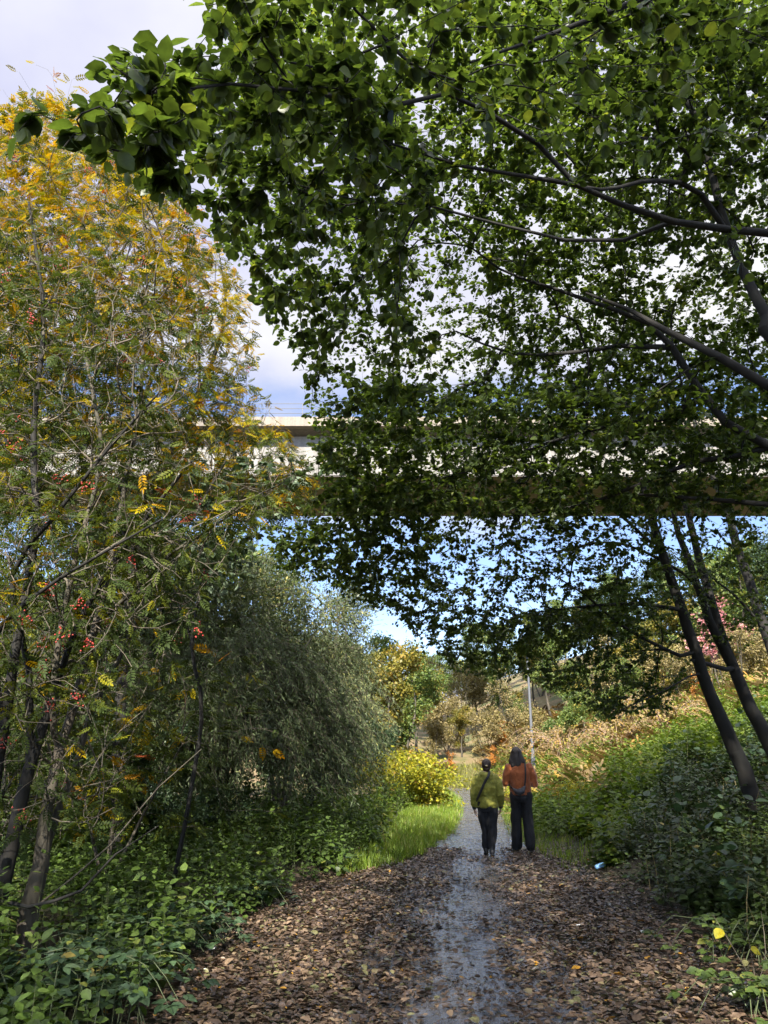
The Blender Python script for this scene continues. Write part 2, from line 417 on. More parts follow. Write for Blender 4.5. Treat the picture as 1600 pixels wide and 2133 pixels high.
# more cloud high up and along the horizon, open blue between
def mapr(v, a, b, c, d):
    n = nt.nodes.new('ShaderNodeMapRange'); n.interpolation_type = 'SMOOTHSTEP'
    for i, q in enumerate((a, b, c, d)): n.inputs[i + 1].default_value = q
    lk.new(v, n.inputs[0]); return n.outputs[0]
hi = mapr(sx.outputs[2], .36, .58, 0, .34); lo = mapr(sx.outputs[2], .06, .18, .26, 0)
mid = mapr(sx.outputs[2], .2, .3, -.12, 0); cov = M('ADD', M('ADD', M('ADD', cn.outputs[0], hi), lo), mid)
cloud = mapr(cov, .5, .72, 0, 1)
n2 = nt.nodes.new('ShaderNodeTexNoise'); n2.inputs['Scale'].default_value = 2.6; n2.inputs['Detail'].default_value = 5; lk.new(cv.outputs[0], n2.inputs['Vector'])
cr = ramp(nt, [(.3, (.66, .68, .92)), (.62, (1.0, 1.0, 1.02))]); lk.new(n2.outputs[0], cr.inputs[0])
SKY_S = .05
cs = nt.nodes.new('ShaderNodeMix'); cs.data_type = 'RGBA'; cs.blend_type = 'MULTIPLY'; cs.inputs[0].default_value = 1; lk.new(cr.outputs[0], cs.inputs[6]); cs.inputs[7].default_value = (3.7, 3.7, 3.75, 1)
sm = nt.nodes.new('ShaderNodeMix'); sm.data_type = 'RGBA'; sm.blend_type = 'MULTIPLY'; sm.inputs[0].default_value = 1; lk.new(sky.outputs[0], sm.inputs[6]); sm.inputs[7].default_value = (.88, .85, .95, 1)
mx = nt.nodes.new('ShaderNodeMix'); mx.data_type = 'RGBA'; lk.new(cloud, mx.inputs[0]); lk.new(sm.outputs[2], mx.inputs[6]); lk.new(cs.outputs[2], mx.inputs[7])
# extra sky brightness added towards the sun, behind the viewer, lifting the ambient light
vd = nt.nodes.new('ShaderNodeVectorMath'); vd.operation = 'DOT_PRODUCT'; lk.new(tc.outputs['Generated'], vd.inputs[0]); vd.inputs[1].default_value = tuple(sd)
ambient_boost = mapr(vd.outputs['Value'], .05, .85, 1, 2.3)
ss = nt.nodes.new('ShaderNodeVectorMath'); ss.operation = 'SCALE'; lk.new(mx.outputs[2], ss.inputs[0]); lk.new(ambient_boost, ss.inputs[3]); lk.new(ss.outputs[0], bg.inputs[0])
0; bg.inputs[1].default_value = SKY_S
sl = bpy.data.lights.new('sun', 'SUN'); so = bpy.data.objects.new('sun', sl); COL.objects.link(so)
sl.energy = 2.8; sl.angle = math.radians(.5); sl.color = (1, .94, .84)
so.rotation_euler = Vector(tuple(sd)).to_track_quat('Z', 'Y').to_euler(); so.location = (10, -30, 40)
SC.view_settings.view_transform = 'Standard'; SC.view_settings.look = 'None'; SC.view_settings.exposure = 2.48; SC.view_settings.gamma = 1
SC.render.engine = 'CYCLES'
cy = SC.cycles; cy.max_bounces = 7; cy.diffuse_bounces = 4; cy.glossy_bounces = 2; cy.transmission_bounces = 4; cy.transparent_max_bounces = 4
cy.use_denoising = True; cy.denoiser = 'OPENIMAGEDENOISE'; cy.sample_clamp_indirect = 4; cy.caustics_reflective = False; cy.caustics_refractive = False
cy.use_adaptive_sampling = True; cy.adaptive_threshold = .02
SC.render.use_persistent_data = False

# ------------------------------------------------------------------ ground
def axis(lo, hi, c0, c1, fine, grow=1.16):
    a = list(np.arange(c0, c1, fine)); st = fine
    x = c1
    while x < hi: a.append(x); st *= grow; x += st
    a.append(hi); st = fine; x = c0 - fine
    while x > lo: a.insert(0, x); st *= grow; x -= st
    a.insert(0, lo); return np.array(a)
gx = axis(-900, 900, -7, 12, .16); gy = axis(-300, 1600, 2, 30, .18, 1.1)
X, Y = np.meshgrid(gx, gy); Zt = terrain(X, Y)
nxg, nyg = len(gx), len(gy)
ii = np.arange(nxg * nyg).reshape(nyg, nxg)
q = np.stack([ii[:-1, :-1], ii[:-1, 1:], ii[1:, 1:], ii[1:, :-1]], -1).reshape(-1, 4)
m, nt, out = newmat('woodland_soil'); lk = nt.links
geo = N(nt, 'ShaderNodeNewGeometry')
n1 = N(nt, 'ShaderNodeTexNoise', i_Scale=26.0, i_Detail=7.0, i_Roughness=.7); lk.new(geo.outputs['Position'], n1.inputs['Vector'])
n2 = N(nt, 'ShaderNodeTexNoise', i_Scale=.7, i_Detail=4.0); lk.new(geo.outputs['Position'], n2.inputs['Vector'])
r1 = ramp(nt, [(.25, (.015, .011, .008)), (.5, (.05, .034, .022)), (.75, (.11, .075, .048))]); lk.new(n1.outputs[0], r1.inputs[0])
r2 = ramp(nt, [(.4, (1, .95, .9)), (.6, (.62, .9, .5))]); lk.new(n2.outputs[0], r2.inputs[0])
p = N(nt, 'ShaderNodeBsdfPrincipled', i_Roughness=.8); lk.new(mul(nt, r1.outputs[0], r2.outputs[0]), p.inputs['Base Color'])
sy = N(nt, 'ShaderNodeSeparateXYZ'); lk.new(geo.outputs['Position'], sy.inputs[0])
fm = N(nt, 'ShaderNodeMapRange'); fm.inputs[1].default_value = 30; fm.inputs[2].default_value = 44; lk.new(sy.outputs[1], fm.inputs[0])
rg = ramp(nt, [(.35, (.07, .085, .025)), (.5, (.16, .13, .055)), (.65, (.22, .15, .085))]); lk.new(n2.outputs[0], rg.inputs[0])
gm = N(nt, 'ShaderNodeMix', data_type='RGBA'); lk.new(fm.outputs[0], gm.inputs[0]); lk.new(mul(nt, r1.outputs[0], r2.outputs[0]), gm.inputs[6]); lk.new(rg.outputs[0], gm.inputs[7]); lk.new(gm.outputs[2], p.inputs['Base Color'])
b = N(nt, 'ShaderNodeBump', i_Strength=.8, i_Distance=.03); lk.new(n1.outputs[0], b.inputs['Height']); lk.new(b.outputs[0], p.inputs['Normal'])
lk.new(p.outputs[0], out.inputs[0]); M_SOIL = m
g = Geo(); g.add(np.stack([X, Y, Zt], -1), q, np.full(len(q), 4)); tag(g.build('ground', M_SOIL), kind='structure')

# path: wet tarmac ribbon that bends off to the left at the far end
cl = [(float(CXf(y)), float(y)) for y in np.arange(-30, 40, .4)]
for a in np.linspace(0, 1, 26)[1:]:
    th = a * 1.45; cl.append((4.25 + .6 * math.sin(th) * (1 - a) - 9 * (1 - math.cos(th)), 40 + 7.0 * math.sin(th)))
cl = np.array(cl); tg = nrm(np.gradient(cl, axis=0)); nl = np.stack([tg[:, 1], -tg[:, 0]], 1)
ac = np.linspace(-1, 1, 15); hw = .85
PV = cl[:, None, :] + nl[:, None, :] * (ac[None, :, None] * hw)
und = .006 + .012 * (1 - ac ** 2)[None, :] + .004 * np.sin(cl[:, 1] * 2.2)[:, None] * np.cos(ac * 3)[None, :]
PV = np.concatenate([PV, np.maximum(und, .005)[..., None]], -1)
n_, k_ = PV.shape[:2]; ii = np.arange(n_ * k_).reshape(n_, k_)
q = np.stack([ii[:-1, :-1], ii[:-1, 1:], ii[1:, 1:], ii[1:, :-1]], -1).reshape(-1, 4)
m, nt, out = newmat('wet_tarmac'); lk = nt.links
geo = N(nt, 'ShaderNodeNewGeometry')
n1 = N(nt, 'ShaderNodeTexNoise', i_Scale=140.0, i_Detail=4.0, i_Roughness=.7); lk.new(geo.outputs['Position'], n1.inputs['Vector'])
n2 = N(nt, 'ShaderNodeTexNoise', i_Scale=4.5, i_Detail=8.0, i_Roughness=.7); lk.new(geo.outputs['Position'], n2.inputs['Vector'])
n3 = N(nt, 'ShaderNodeTexNoise', i_Scale=11.0, i_Detail=5.0); lk.new(geo.outputs['Position'], n3.inputs['Vector'])
r1 = ramp(nt, [(.3, (.05, .05, .053)), (.7, (.18, .172, .178))]); lk.new(n1.outputs[0], r1.inputs[0])
r3 = ramp(nt, [(.48, (1, 1, 1)), (.68, (.8, .68, .58))]); lk.new(n3.outputs[0], r3.inputs[0])
rr = ramp(nt, [(.34, (.11,) * 3), (.62, (.34,) * 3)]); lk.new(n2.outputs[0], rr.inputs[0])
p = N(nt, 'ShaderNodeBsdfPrincipled'); p.inputs['Specular IOR Level'].default_value = .8; p.inputs['Coat Weight'].default_value = .8; p.inputs['Coat Roughness'].default_value = .3; lk.new(rr.outputs[0], p.inputs['Coat Roughness']); lk.new(mul(nt, r1.outputs[0], r3.outputs[0]), p.inputs['Base Color']); lk.new(rr.outputs[0], p.inputs['Roughness'])
b = N(nt, 'ShaderNodeBump', i_Strength=.5, i_Distance=.006); lk.new(n1.outputs[0], b.inputs['Height']); lk.new(b.outputs[0], p.inputs['Normal']); lk.new(b.outputs[0], p.inputs['Coat Normal'])
lk.new(p.outputs[0], out.inputs[0])
g = Geo(); g.add(PV, q, np.full(len(q), 4)); tag(g.build('path', m), kind='structure')

# ------------------------------------------------------------------ fallen leaves
def scatter(n, x0, x1, y0, y1): return np.stack([rng.uniform(x0, x1, n), rng.uniform(y0, y1, n)], 1)
S = np.concatenate([scatter(60000, -2.6, 4.2, 3.5, 9), scatter(50000, -2.2, 4.0, 9, 15), scatter(14000, -.5, 4, 15, 26), scatter(5000, 1, 6, 26, 44)])
x, y = S[:, 0], S[:, 1]; c = CXf(y); el, er = EL(y), ER(y)
w = np.ones(len(x)); w *= np.clip((x - el + .35) / .5, 0, 1) * np.clip((er + .7 - x) / .9, 0, 1)
dc = (x - c) / np.interp(y, [4, 8, 14, 20], [.42, .5, .62, .75])
stripw = np.clip(.95 - .55 * np.abs(np.sin(y * .9 + 1.3)) * .5, .5, 1)
w *= 1 - (.93 - .22 * (np.sin(y * 2.1 + x * 3) > .4)) * np.exp(-(dc / stripw) ** 4)
pat = .5 + .5 * np.sin(x * 2.3 + 1.1 * np.sin(y * 1.7)) * np.sin(y * 1.9 + .8 * np.sin(x * 2.9)); w *= .55 + .45 * pat
w *= np.where(y > 15, np.where(np.abs(x - c) < .55, .25, .5) * np.clip((34 - y) / 14, .15, 1), 1)
keep = rng.random(len(x)) < w; x, y = x[keep], y[keep]; n = len(x)
ang = rng.uniform(0, 2 * math.pi, n); f = np.stack([np.cos(ang), np.sin(ang), rng.normal(.0, .16, n)], 1)
u = np.array([0, 0, 1]) + rng.normal(0, .2, (n, 3)); z = terrain(x, y) + rng.uniform(.006, .026, n) + .012 * (np.abs(x - CXf(y)) < .85)
tint = np.clip(rng.beta(1.6, 2.0, n) * .95, 0, 1); tint[rng.random(n) < .012] = 1.0; tint[rng.random(n) < .06] = .9
sc = np.where(rng.random(n) < .12, rng.uniform(.06, .09, n), rng.uniform(.025, .058, n)); h = rng.random(n) < .55
P = np.stack([x, y, z], 1); g = Geo()
g.inst(CURL, P[h], f[h], u[h], sc[h], tint[h], wscale=sc[h] * rng.uniform(.6, 1.1, h.sum())); g.inst(FLAT, P[~h], f[~h], u[~h], sc[~h], tint[~h])
n_ = 9000; fy = 4 + 22 * rng.random(n_) ** 1.5; fx = CXf(fy) + rng.normal(0, .42, n_); a = rng.uniform(0, 6.28, n_)
g.inst(RHOMB, np.stack([fx, fy, np.full(n_, .024)], 1), np.stack([np.cos(a), np.sin(a), rng.normal(0, .1, n_)], 1), np.array([0, 0, 1]) + rng.normal(0, .15, (n_, 3)), rng.uniform(.01, .03, n_), np.clip(rng.beta(1.5, 2.5, n_), 0, 1))
# twigs among the leaves
nt_ = 500; tx = rng.uniform(-2, 4, nt_); ty = rng.uniform(4, 14, nt_)
k = (tx > EL(ty)) & (tx < ER(ty) + .5); tx, ty = tx[k], ty[k]; nt_ = len(tx); a = rng.uniform(0, 6.28, nt_)
g.inst((np.array([(0, .012, 0), (0, -.012, 0), (1, 0, .03), (0, 0, .02)]), [(0, 1, 2), (1, 3, 2), (3, 0, 2)]), np.stack([tx, ty, terrain(tx, ty) + .03], 1), np.stack([np.cos(a), np.sin(a), rng.normal(0, .1, nt_)], 1), np.tile([0, 0, 1.], (nt_, 1)), rng.uniform(.08, .3, nt_), .15)
tag(g.build('leaf_litter', M_LITTER), 'wet brown and tan fallen leaves strewn thickly over the path', 'fallen leaves', kind='stuff')

# ------------------------------------------------------------------ grass verges
def blades(n, xy, hmin, hmax, wd, mat, name, label, cat, lean=.35, tfun=None):
    x, y = xy[:, 0], xy[:, 1]; n = len(x)
    T = (np.array([(0, -.5, 0), (0, .5, 0), (.55, .36, .05), (.55, -.36, .05), (1, 0, .22)]), [(0, 1, 2, 3), (3, 2, 4)])
    a = rng.uniform(0, 6.28, n); ln = np.abs(rng.normal(0, lean, n))
    f = np.stack([np.cos(a) * ln, np.sin(a) * ln, np.ones(n)], 1); u = np.stack([np.cos(a), np.sin(a), -ln], 1)
    hh = rng.uniform(hmin, hmax, n) * rng.uniform(.6, 1.2, n); cg_ = np.sin(x * 3.3 + 2 * np.sin(y * 1.1)) * np.sin(y * 2.7 + np.sin(x * 2.2)); hh = hh * (1 + .4 * cg_); t = np.clip(rng.normal(.45, .26, n) + .12 * cg_, 0, 1)
    g = Geo(); g.inst(T, np.stack([x, y, terrain(x, y) - .01], 1), f, u, hh, t, wscale=np.full(n, wd) * rng.uniform(.7, 1.4, n))
    return tag(g.build(name, mat), label, cat, kind='stuff')
S = np.concatenate([scatter(90000, -2.2, 3.2, 12, 26), scatter(30000, 0, 4, 26, 46)])
x, y = S[:, 0], S[:, 1]; d = EL(y) - x
k = (d > -.12 - .1 * np.sin(y * 5)) & (d < np.interp(y, [12, 14, 18, 26, 46], [.3, .9, 1.3, 1.5, 1.6])) & (rng.random(len(x)) < np.clip((d + .25) / .3, .1, 1))
blades(0, S[k], .1, .24, .012, M_GRASS, 'grass', 'bright sunlit green grass verge left of the path', 'grass')
S = np.concatenate([scatter(50000, 2, 7, 12, 44)])
x, y = S[:, 0], S[:, 1]; d = x - ER(y); k = (d > -.1) & (d < .9) & (rng.random(len(x)) < np.clip((d + .2) / .3, .1, 1) * np.clip((y - 11) / 3, 0, 1))
blades(0, S[k], .08, .2, .012, M_GRASS, 'grass', 'narrow grass strip along the right side of the path', 'grass')
S = scatter(16000, 1, 12, 43.5, 52); k = rng.random(len(S)) < .9
blades(0, S[k], .22, .5, .03, M_VERGE, 'dry_grass', 'rough green and straw coloured grass on the bank where the path bends', 'dry grass', .3)

# ------------------------------------------------------------------ nettle bed and other low plants
def plants(xy, hmin, hmax, leafl, pairs, T, lt=None, stem=True, gap=.0, droop=.5):
    """upright stems with pairs of leaves; returns a Geo with leaf material 0, stem material 1"""
    g = Geo(); n = len(xy); x, y = xy[:, 0], xy[:, 1]; z = terrain(x, y)
    cl_ = np.sin(x * 2.3 + 1.7 * np.sin(y * 1.3)) * np.sin(y * 2.1 + 1.2 * np.sin(x * 1.7)); H = rng.uniform(hmin, hmax, n) * (1 + .55 * cl_); a = rng.uniform(0, 6.28, n); ln = np.abs(rng.normal(0, .22, n))
    ax = nrm(np.stack([np.cos(a) * ln, np.sin(a) * ln, np.ones(n)], 1)); B = np.stack([x, y, z], 1)
    base_t = rng.normal(.45, .16, n) + .16 * np.sin(x * 1.1 + 2 * np.sin(y * .8))
    for k in range(pairs):
        fr = .25 + .75 * k / (pairs - 1)
        th = a + k * 1.57 + rng.normal(0, .3, n)
        for sgn in (0, math.pi):
            d = np.stack([np.cos(th + sgn), np.sin(th + sgn), rng.normal(.15, .3, n) - droop * (1 - fr) + .5 * (fr > .9)], 1)
            u = np.array([0, 0, 1]) + rng.normal(0, .3, (n, 3))
            l = leafl * (1 + .35 * np.sin(x * 3.1 + y * 1.9)) * (1.15 - .5 * fr) * rng.uniform(.7, 1.25, n)
            pk = rng.random(n) > gap
            g.inst(T, (B + ax * (H * fr)[:, None])[pk] + d[pk] * .012, d[pk], u[pk], l[pk], np.clip(base_t + rng.normal(0, .14, n), 0, 1)[pk], 0)
    if stem:
        TT = (np.array([(0, -.5, -.3), (0, .5, -.3), (0, 0, .5), (1, 0, 0)]), [(0, 1, 3), (1, 2, 3), (2, 0, 3)])
        V = TT[0].copy()
        g.inst((np.array([(0, -.004, -.003), (0, .004, -.003), (0, 0, .005), (1, 0, 0)]), TT[1]), B, ax, np.stack([np.sin(a), np.cos(a), 0 * a], 1), H, .5, 1)
    return g
S = scatter(5200, -6, 1.5, 4.2, 18); d = EL(S[:, 1]) - S[:, 0]
gapw = np.interp(S[:, 1], [4, 12, 14, 18], [.12, .1, .7, 1.3]); far_lim = np.interp(S[:, 1], [4, 9, 18], [3.2, 3.6, 4.5])
k = (d > gapw + rng.normal(0, .12, len(d))) & (d < far_lim)
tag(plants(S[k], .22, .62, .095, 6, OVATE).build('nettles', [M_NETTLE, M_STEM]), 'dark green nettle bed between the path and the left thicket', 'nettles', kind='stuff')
S = scatter(1500, -2, 2.6, 14, 34); d = EL(S[:, 1]) - S[:, 0]; lim = np.interp(S[:, 1], [14, 18, 26, 46], [.8, 1.2, 1.4, 1.5])
k = (d > lim) & (d < lim + 1.6)
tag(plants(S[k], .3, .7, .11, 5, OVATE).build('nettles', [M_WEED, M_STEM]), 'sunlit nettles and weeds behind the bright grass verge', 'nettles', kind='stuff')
S = scatter(2600, -9, 0, 11, 24); d = EL(S[:, 1]) - S[:, 0]; k = d > np.interp(S[:, 1], [11, 14, 24], [2.2, 2.0, 2.8])
tag(plants(S[k], .3, .9, .13, 5, OVATE).build('undergrowth', [M_NETTLE, M_STEM]), 'dim undergrowth below the willows and thicket', 'undergrowth', kind='stuff')
# low leaves creeping onto the litter
# right bank: ivy and nettles, shaded near, sunlit further
S = scatter(15000, 2.5, 9, 3.5, 17); d = S[:, 0] - ER(S[:, 1])
k = (d > np.interp(S[:, 1], [3, 6, 10, 14], [.55, .45, .25, .35]) + np.abs(rng.normal(0, .22, len(d)))) & (rng.random(len(d)) < .85) & ((S[:, 1] < 12.5) | (d > (S[:, 1] - 11) * .55))
S = S[k]
cn_ = gp(1251, 1812); S = S[~((np.abs(S[:, 0] - cn_[0]) < .16) & (S[:, 1] > cn_[1] - .8) & (S[:, 1] < cn_[1] + .06))]; gapm = np.sin(S[:, 0] * 2.9 + 1.3 * np.sin(S[:, 1] * 2.3)) * np.sin(S[:, 1] * 1.7 + np.sin(S[:, 0] * 2.1)); S = S[gapm > -.55]
S2 = S[rng.random(len(S)) < .06]; S3 = S[rng.random(len(S)) < .03]
tag(plants(S2, .3, .75, .15, 4, BROAD, droop=.3).build('undergrowth', [M_BRAMBLE, M_STEM]), 'broad leaved weeds scattered among the small leaves of the right bank', 'undergrowth', kind='stuff')
blades(0, np.repeat(S3, 4, 0) + rng.normal(0, .08, (len(S3) * 4, 2)), .3, .8, .012, M_DRYGRASS, 'dry_stalks', 'dead straw coloured stalks poking out of the shaded right bank', 'dry stalks', .5)
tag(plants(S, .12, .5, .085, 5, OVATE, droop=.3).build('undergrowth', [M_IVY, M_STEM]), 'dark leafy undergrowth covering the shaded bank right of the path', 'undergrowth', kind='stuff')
S = scatter(12500, 2.8, 13, 12.0, 34); d = S[:, 0] - ER(S[:, 1]); k = ((S[:, 1] > 16) | (d < (S[:, 1] - 11) * .6)) & (d > .3 + np.abs(rng.normal(0, .25, len(d)))) & (d < 8)
pm = np.sin(S[:, 0] * 1.1 + 2) * np.sin(S[:, 1] * .55) > -.35
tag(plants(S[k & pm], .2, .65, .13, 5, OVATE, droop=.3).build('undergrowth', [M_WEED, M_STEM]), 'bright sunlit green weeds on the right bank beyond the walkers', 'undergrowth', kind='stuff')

S = scatter(5200, 4, 22, 30, 52); d = S[:, 0] - ER(S[:, 1]); pm = np.sin(S[:, 0] * .8 + .5 * S[:, 1]) * np.sin(S[:, 1] * .45 + 1) > .05; k = (d > .6) & (d < 15) & pm
tag(plants(S[k], .3, .9, .2, 4, OVATE, droop=.3).build('undergrowth', [M_WEED, M_STEM]), 'yellow green weeds in patches among the bracken up the slope', 'undergrowth', kind='stuff')
# dry bracken on the sunlit bank
def fronds(xy, lmin, lmax, per, mat, name, label, cat, tm=.5, T=FROND):
    g = Geo(); n = len(xy); x, y = xy[:, 0], xy[:, 1]; z = terrain(x, y)
    for k in range(per):
        a = rng.uniform(0, 6.28, n); e = rng.uniform(.35, 1.5, n); d = np.stack([np.cos(a), np.sin(a), e], 1)
        g.inst(T, np.stack([x, y, z], 1) + rng.normal(0, .05, (n, 3)), d, np.array([0, 0, 1]) + rng.normal(0, .25, (n, 3)) + np.stack([-np.cos(a), -np.sin(a), 0 * a], 1) * .3, rng.uniform(lmin, lmax, n), np.clip(rng.normal(tm, .22, n), 0, 1))
    return tag(g.build(name, mat), label, cat, kind='stuff')
S = scatter(3600, 4, 30, 21, 60); d = S[:, 0] - ER(S[:, 1]); k = (d > .7) & (rng.random(len(d)) < np.interp(S[:, 1], [21, 50, 85], [.75, .6, .45])) & (np.sin(S[:, 0] * .9 + 1) * np.sin(S[:, 1] * .5 + .6) > -.3) & (d < 30)
fronds(S[k], .4, 1.0, 7, M_BRACKEN, 'bracken', 'rusty brown dead bracken over the sunlit right bank', 'bracken')
# ------------------------------------------------------------------ polygons of the photograph used to fill crowns
def inpoly(px, py, poly):
    poly = np.asarray(poly, float); r = np.zeros(len(px), bool); j = len(poly) - 1
    for i in range(len(poly)):
        xi, yi = poly[i]; xj, yj = poly[j]
        c = ((yi > py) != (yj > py)) & (px < (xj - xi) * (py - yi) / (yj - yi + 1e-9) + xi); r ^= c; j = i
    return r
def sample_poly(n, poly, zfun):
    poly = np.asarray(poly, float); lo, hi = poly.min(0), poly.max(0); out = []
    px = rng.uniform(lo[0], hi[0], n * 4); py = rng.uniform(lo[1], hi[1], n * 4)
    k = inpoly(px, py, poly); px, py = px[k][:n], py[k][:n]
    return px, py, atn(px, py, zfun(px, py))
def limb_px(pts):
    """pts: (px, py, D); real points in the wood at horizontal distance D"""
    return [at(a, b, c) for a, b, c in pts]

# ------------------------------------------------------------------ broadleaved trees of the right bank, arching over the path
def on_ground(x, y): return np.array([x, y, float(terrain(x, y)) - .12])
A0 = gp(1585, 1700); B0 = gp(1655, 1660); C0 = gp(1720, 1560)
DA = float(A0[1]); DB = float(B0[1]); DC = float(C0[1])
trees = []
def start_tree(base): g = Grow(.24); trees.append((g, np.array(base))); return g
tA = start_tree(A0 - [0, 0, .12])
tA.limb([A0 - [0, 0, .12]] + limb_px([(1548, 1600, DA), (1500, 1490, DA - .1), (1462, 1400, DA - .2), (1420, 1270, DA - .3), (1385, 1170, DA - .4), (1352, 1060, DA - .5), (1322, 960, DA - .4), (1285, 860, DA - .3), (1250, 740, DA), (1225, 600, DA + .3)]), [.13, .1, .085, .072, .06, .045, .03, .012])
tA.limb(limb_px([(1440, 1375, DA - .2), (1370, 1345, DA - .7), (1290, 1300, DA - 1.1), (1220, 1240, DA - 1.4), (1140, 1190, DA - 1.5)]), [.028, .02, .009], 'near')
tA.limb(limb_px([(1410, 1270, DA - .3), (1330, 1258, DA - .8), (1230, 1262, DA - 1.2), (1120, 1275, DA - 1.4)]), [.03, .02, .01], 'near')
tA.limb(limb_px([(1372, 1150, DA - .4), (1300, 1080, DA - .8), (1200, 1020, DA - 1.3), (1080, 980, DA - 1.8)]), [.03, .02, .01], 'near')
tA.limb(limb_px([(1450, 1400, DA - .3), (1380, 1440, DA - .9), (1290, 1480, DA - 1.3)]), [.014, .01, .006], 'near')
tB = start_tree(B0 - [0, 0, .12])
tB.limb([B0 - [0, 0, .12]] + limb_px([(1600, 1545, DB), (1548, 1440, DB), (1510, 1345, DB), (1480, 1250, DB), (1455, 1160, DB), (1432, 1070, DB), (1400, 960, DB + .1), (1385, 830, DB + .3), (1360, 690, DB + .6)]), [.13, .1, .08, .065, .05, .03, .012])
tB.limb(limb_px([(1520, 1380, DB), (1478, 1290, DB - .3), (1440, 1180, DB - .3), (1405, 1080, DB - .2), (1380, 940, DB)]), [.085, .06, .05, .02], 'near')
tB.limb(limb_px([(1530, 1400, DB), (1480, 1385, DB - .6), (1440, 1375, DB - 1.0)]), [.04, .03, .02], 'near')
tB.limb(limb_px([(1475, 1240, DB), (1400, 1180, DB - .6), (1280, 1130, DB - 1), (1150, 1150, DB - 1.3)]), [.03, .02, .01], 'near')
tC = start_tree(C0 - [0, 0, .12])
tC.limb([C0 - [0, 0, .12]] + limb_px([(1640, 1420, DC), (1596, 1320, DC), (1570, 1240, DC), (1540, 1150, DC), (1510, 1050, DC), (1475, 960, DC), (1440, 850, DC + .1), (1420, 700, DC + .4)]), [.13, .105, .085, .07, .05, .018])
tC.limb(limb_px([(1590, 1310, DC), (1540, 1250, DC - .4), (1480, 1200, DC - .7), (1420, 1150, DC - 1)]), [.035, .02, .01], 'near')
# near trees rooted outside the right edge, limbs leaning in
D0 = on_ground(4.9, 6.6)
tD = start_tree(D0)
tD.limb([D0, D0 + [-.25, .05, 1.2]] + limb_px([(1680, 985, 6.5), (1600, 930, 6.5), (1510, 880, 6.4), (1450, 800, 6.3), (1400, 725, 6.2), (1350, 672, 6.1), (1270, 640, 6.0), (1150, 600, 5.9), (1040, 560, 5.7), (930, 470, 5.4)]), [.08, .06, .042, .038, .032, .027, .02, .013, .006])
tD.limb(limb_px([(1380, 700, 6.2), (1290, 720, 6.4), (1180, 735, 6.5), (1060, 735, 6.4), (950, 690, 6.2)]), [.03, .02, .008], 'near')
tD.limb(limb_px([(1450, 800, 6.3), (1410, 870, 6.6), (1300, 880, 6.8), (1150, 920, 7.1), (1000, 975, 7.4), (860, 1010, 7.6)]), [.03, .022, .016, .006], 'near')
tD.limb(limb_px([(1640, 955, 6.5), (1560, 945, 6.6), (1450, 960, 6.8), (1330, 1010, 7.0), (1220, 1050, 7.3), (1080, 1075, 7.6)]), [.035, .028, .02, .008], 'near')
tD.limb([D0 + [-.2, 0, .9]] + limb_px([(1700, 1040, 6.6), (1600, 1050, 6.7), (1480, 1040, 6.9), (1330, 1030, 7.2)]), [.035, .028, .014], 'near')
tE_base = on_ground(5.2, 4.6)
tE = start_tree(tE_base)
tE.limb([tE_base, tE_base + [-.2, 0, 1.1]] + limb_px([(1690, 860, 5.0), (1600, 805, 5.0), (1500, 745, 5.0), (1390, 690, 5.1), (1310, 645, 5.2), (1220, 610, 5.2)]), [.09, .06, .038, .032, .022, .01])
tE.limb([tE_base + [-.25, 0, 1.3]] + limb_px([(1660, 760, 5.2), (1600, 660, 5.3), (1545, 560, 5.4), (1500, 430, 5.4), (1455, 250, 5.4), (1410, 180, 5.4), (1380, 60, 5.3)]), [.07, .05, .038, .032, .024, .012], 'near')
tE.limb(limb_px([(1530, 520, 5.4), (1460, 405, 5.1), (1370, 375, 4.8), (1250, 395, 4.5), (1140, 370, 4.2)]), [.028, .022, .016, .007], 'near')
F0 = on_ground(4.7, 2.9)
tF = start_tree(F0)
tF.limb([F0, F0 + [-.15, .05, 1.3]] + limb_px([(1760, 520, 3.7), (1640, 490, 3.7), (1520, 478, 3.6), (1400, 462, 3.5), (1300, 425, 3.4), (1200, 385, 3.3), (1080, 365, 3.2), (960, 345, 3.1), (820, 300, 2.9), (700, 250, 2.6)]), [.08, .045, .028, .024, .02, .016, .012, .01, .007, .004])
tF.limb(limb_px([(1200, 385, 3.3), (1120, 300, 3.2), (1010, 230, 3.0), (930, 195, 2.9), (830, 110, 2.7), (740, 20, 2.5), (680, -80, 2.3)]), [.016, .013, .01, .008, .004], 'near')
tF.limb(limb_px([(930, 195, 2.9), (820, 220, 2.7), (640, 190, 2.3), (480, 175, 2.0), (330, 190, 1.8), (240, 220, 1.7)]), [.014, .01, .006, .004], 'near')
tF.limb(limb_px([(1400, 462, 3.5), (1300, 500, 3.8), (1180, 500, 4.0), (1050, 470, 4.0), (900, 430, 3.9), (760, 420, 3.6), (600, 380, 3.1)]), [.015, .011, .008, .004], 'near')
tF.limb([F0 + [-.2, .1, 1.6]] + limb_px([(1750, 100, 3.2), (1650, -20, 3.1), (1450, -40, 2.9), (1280, 20, 2.8), (1150, 70, 2.8), (980, 130, 2.7)]), [.035, .026, .018, .013, .005], 'near')

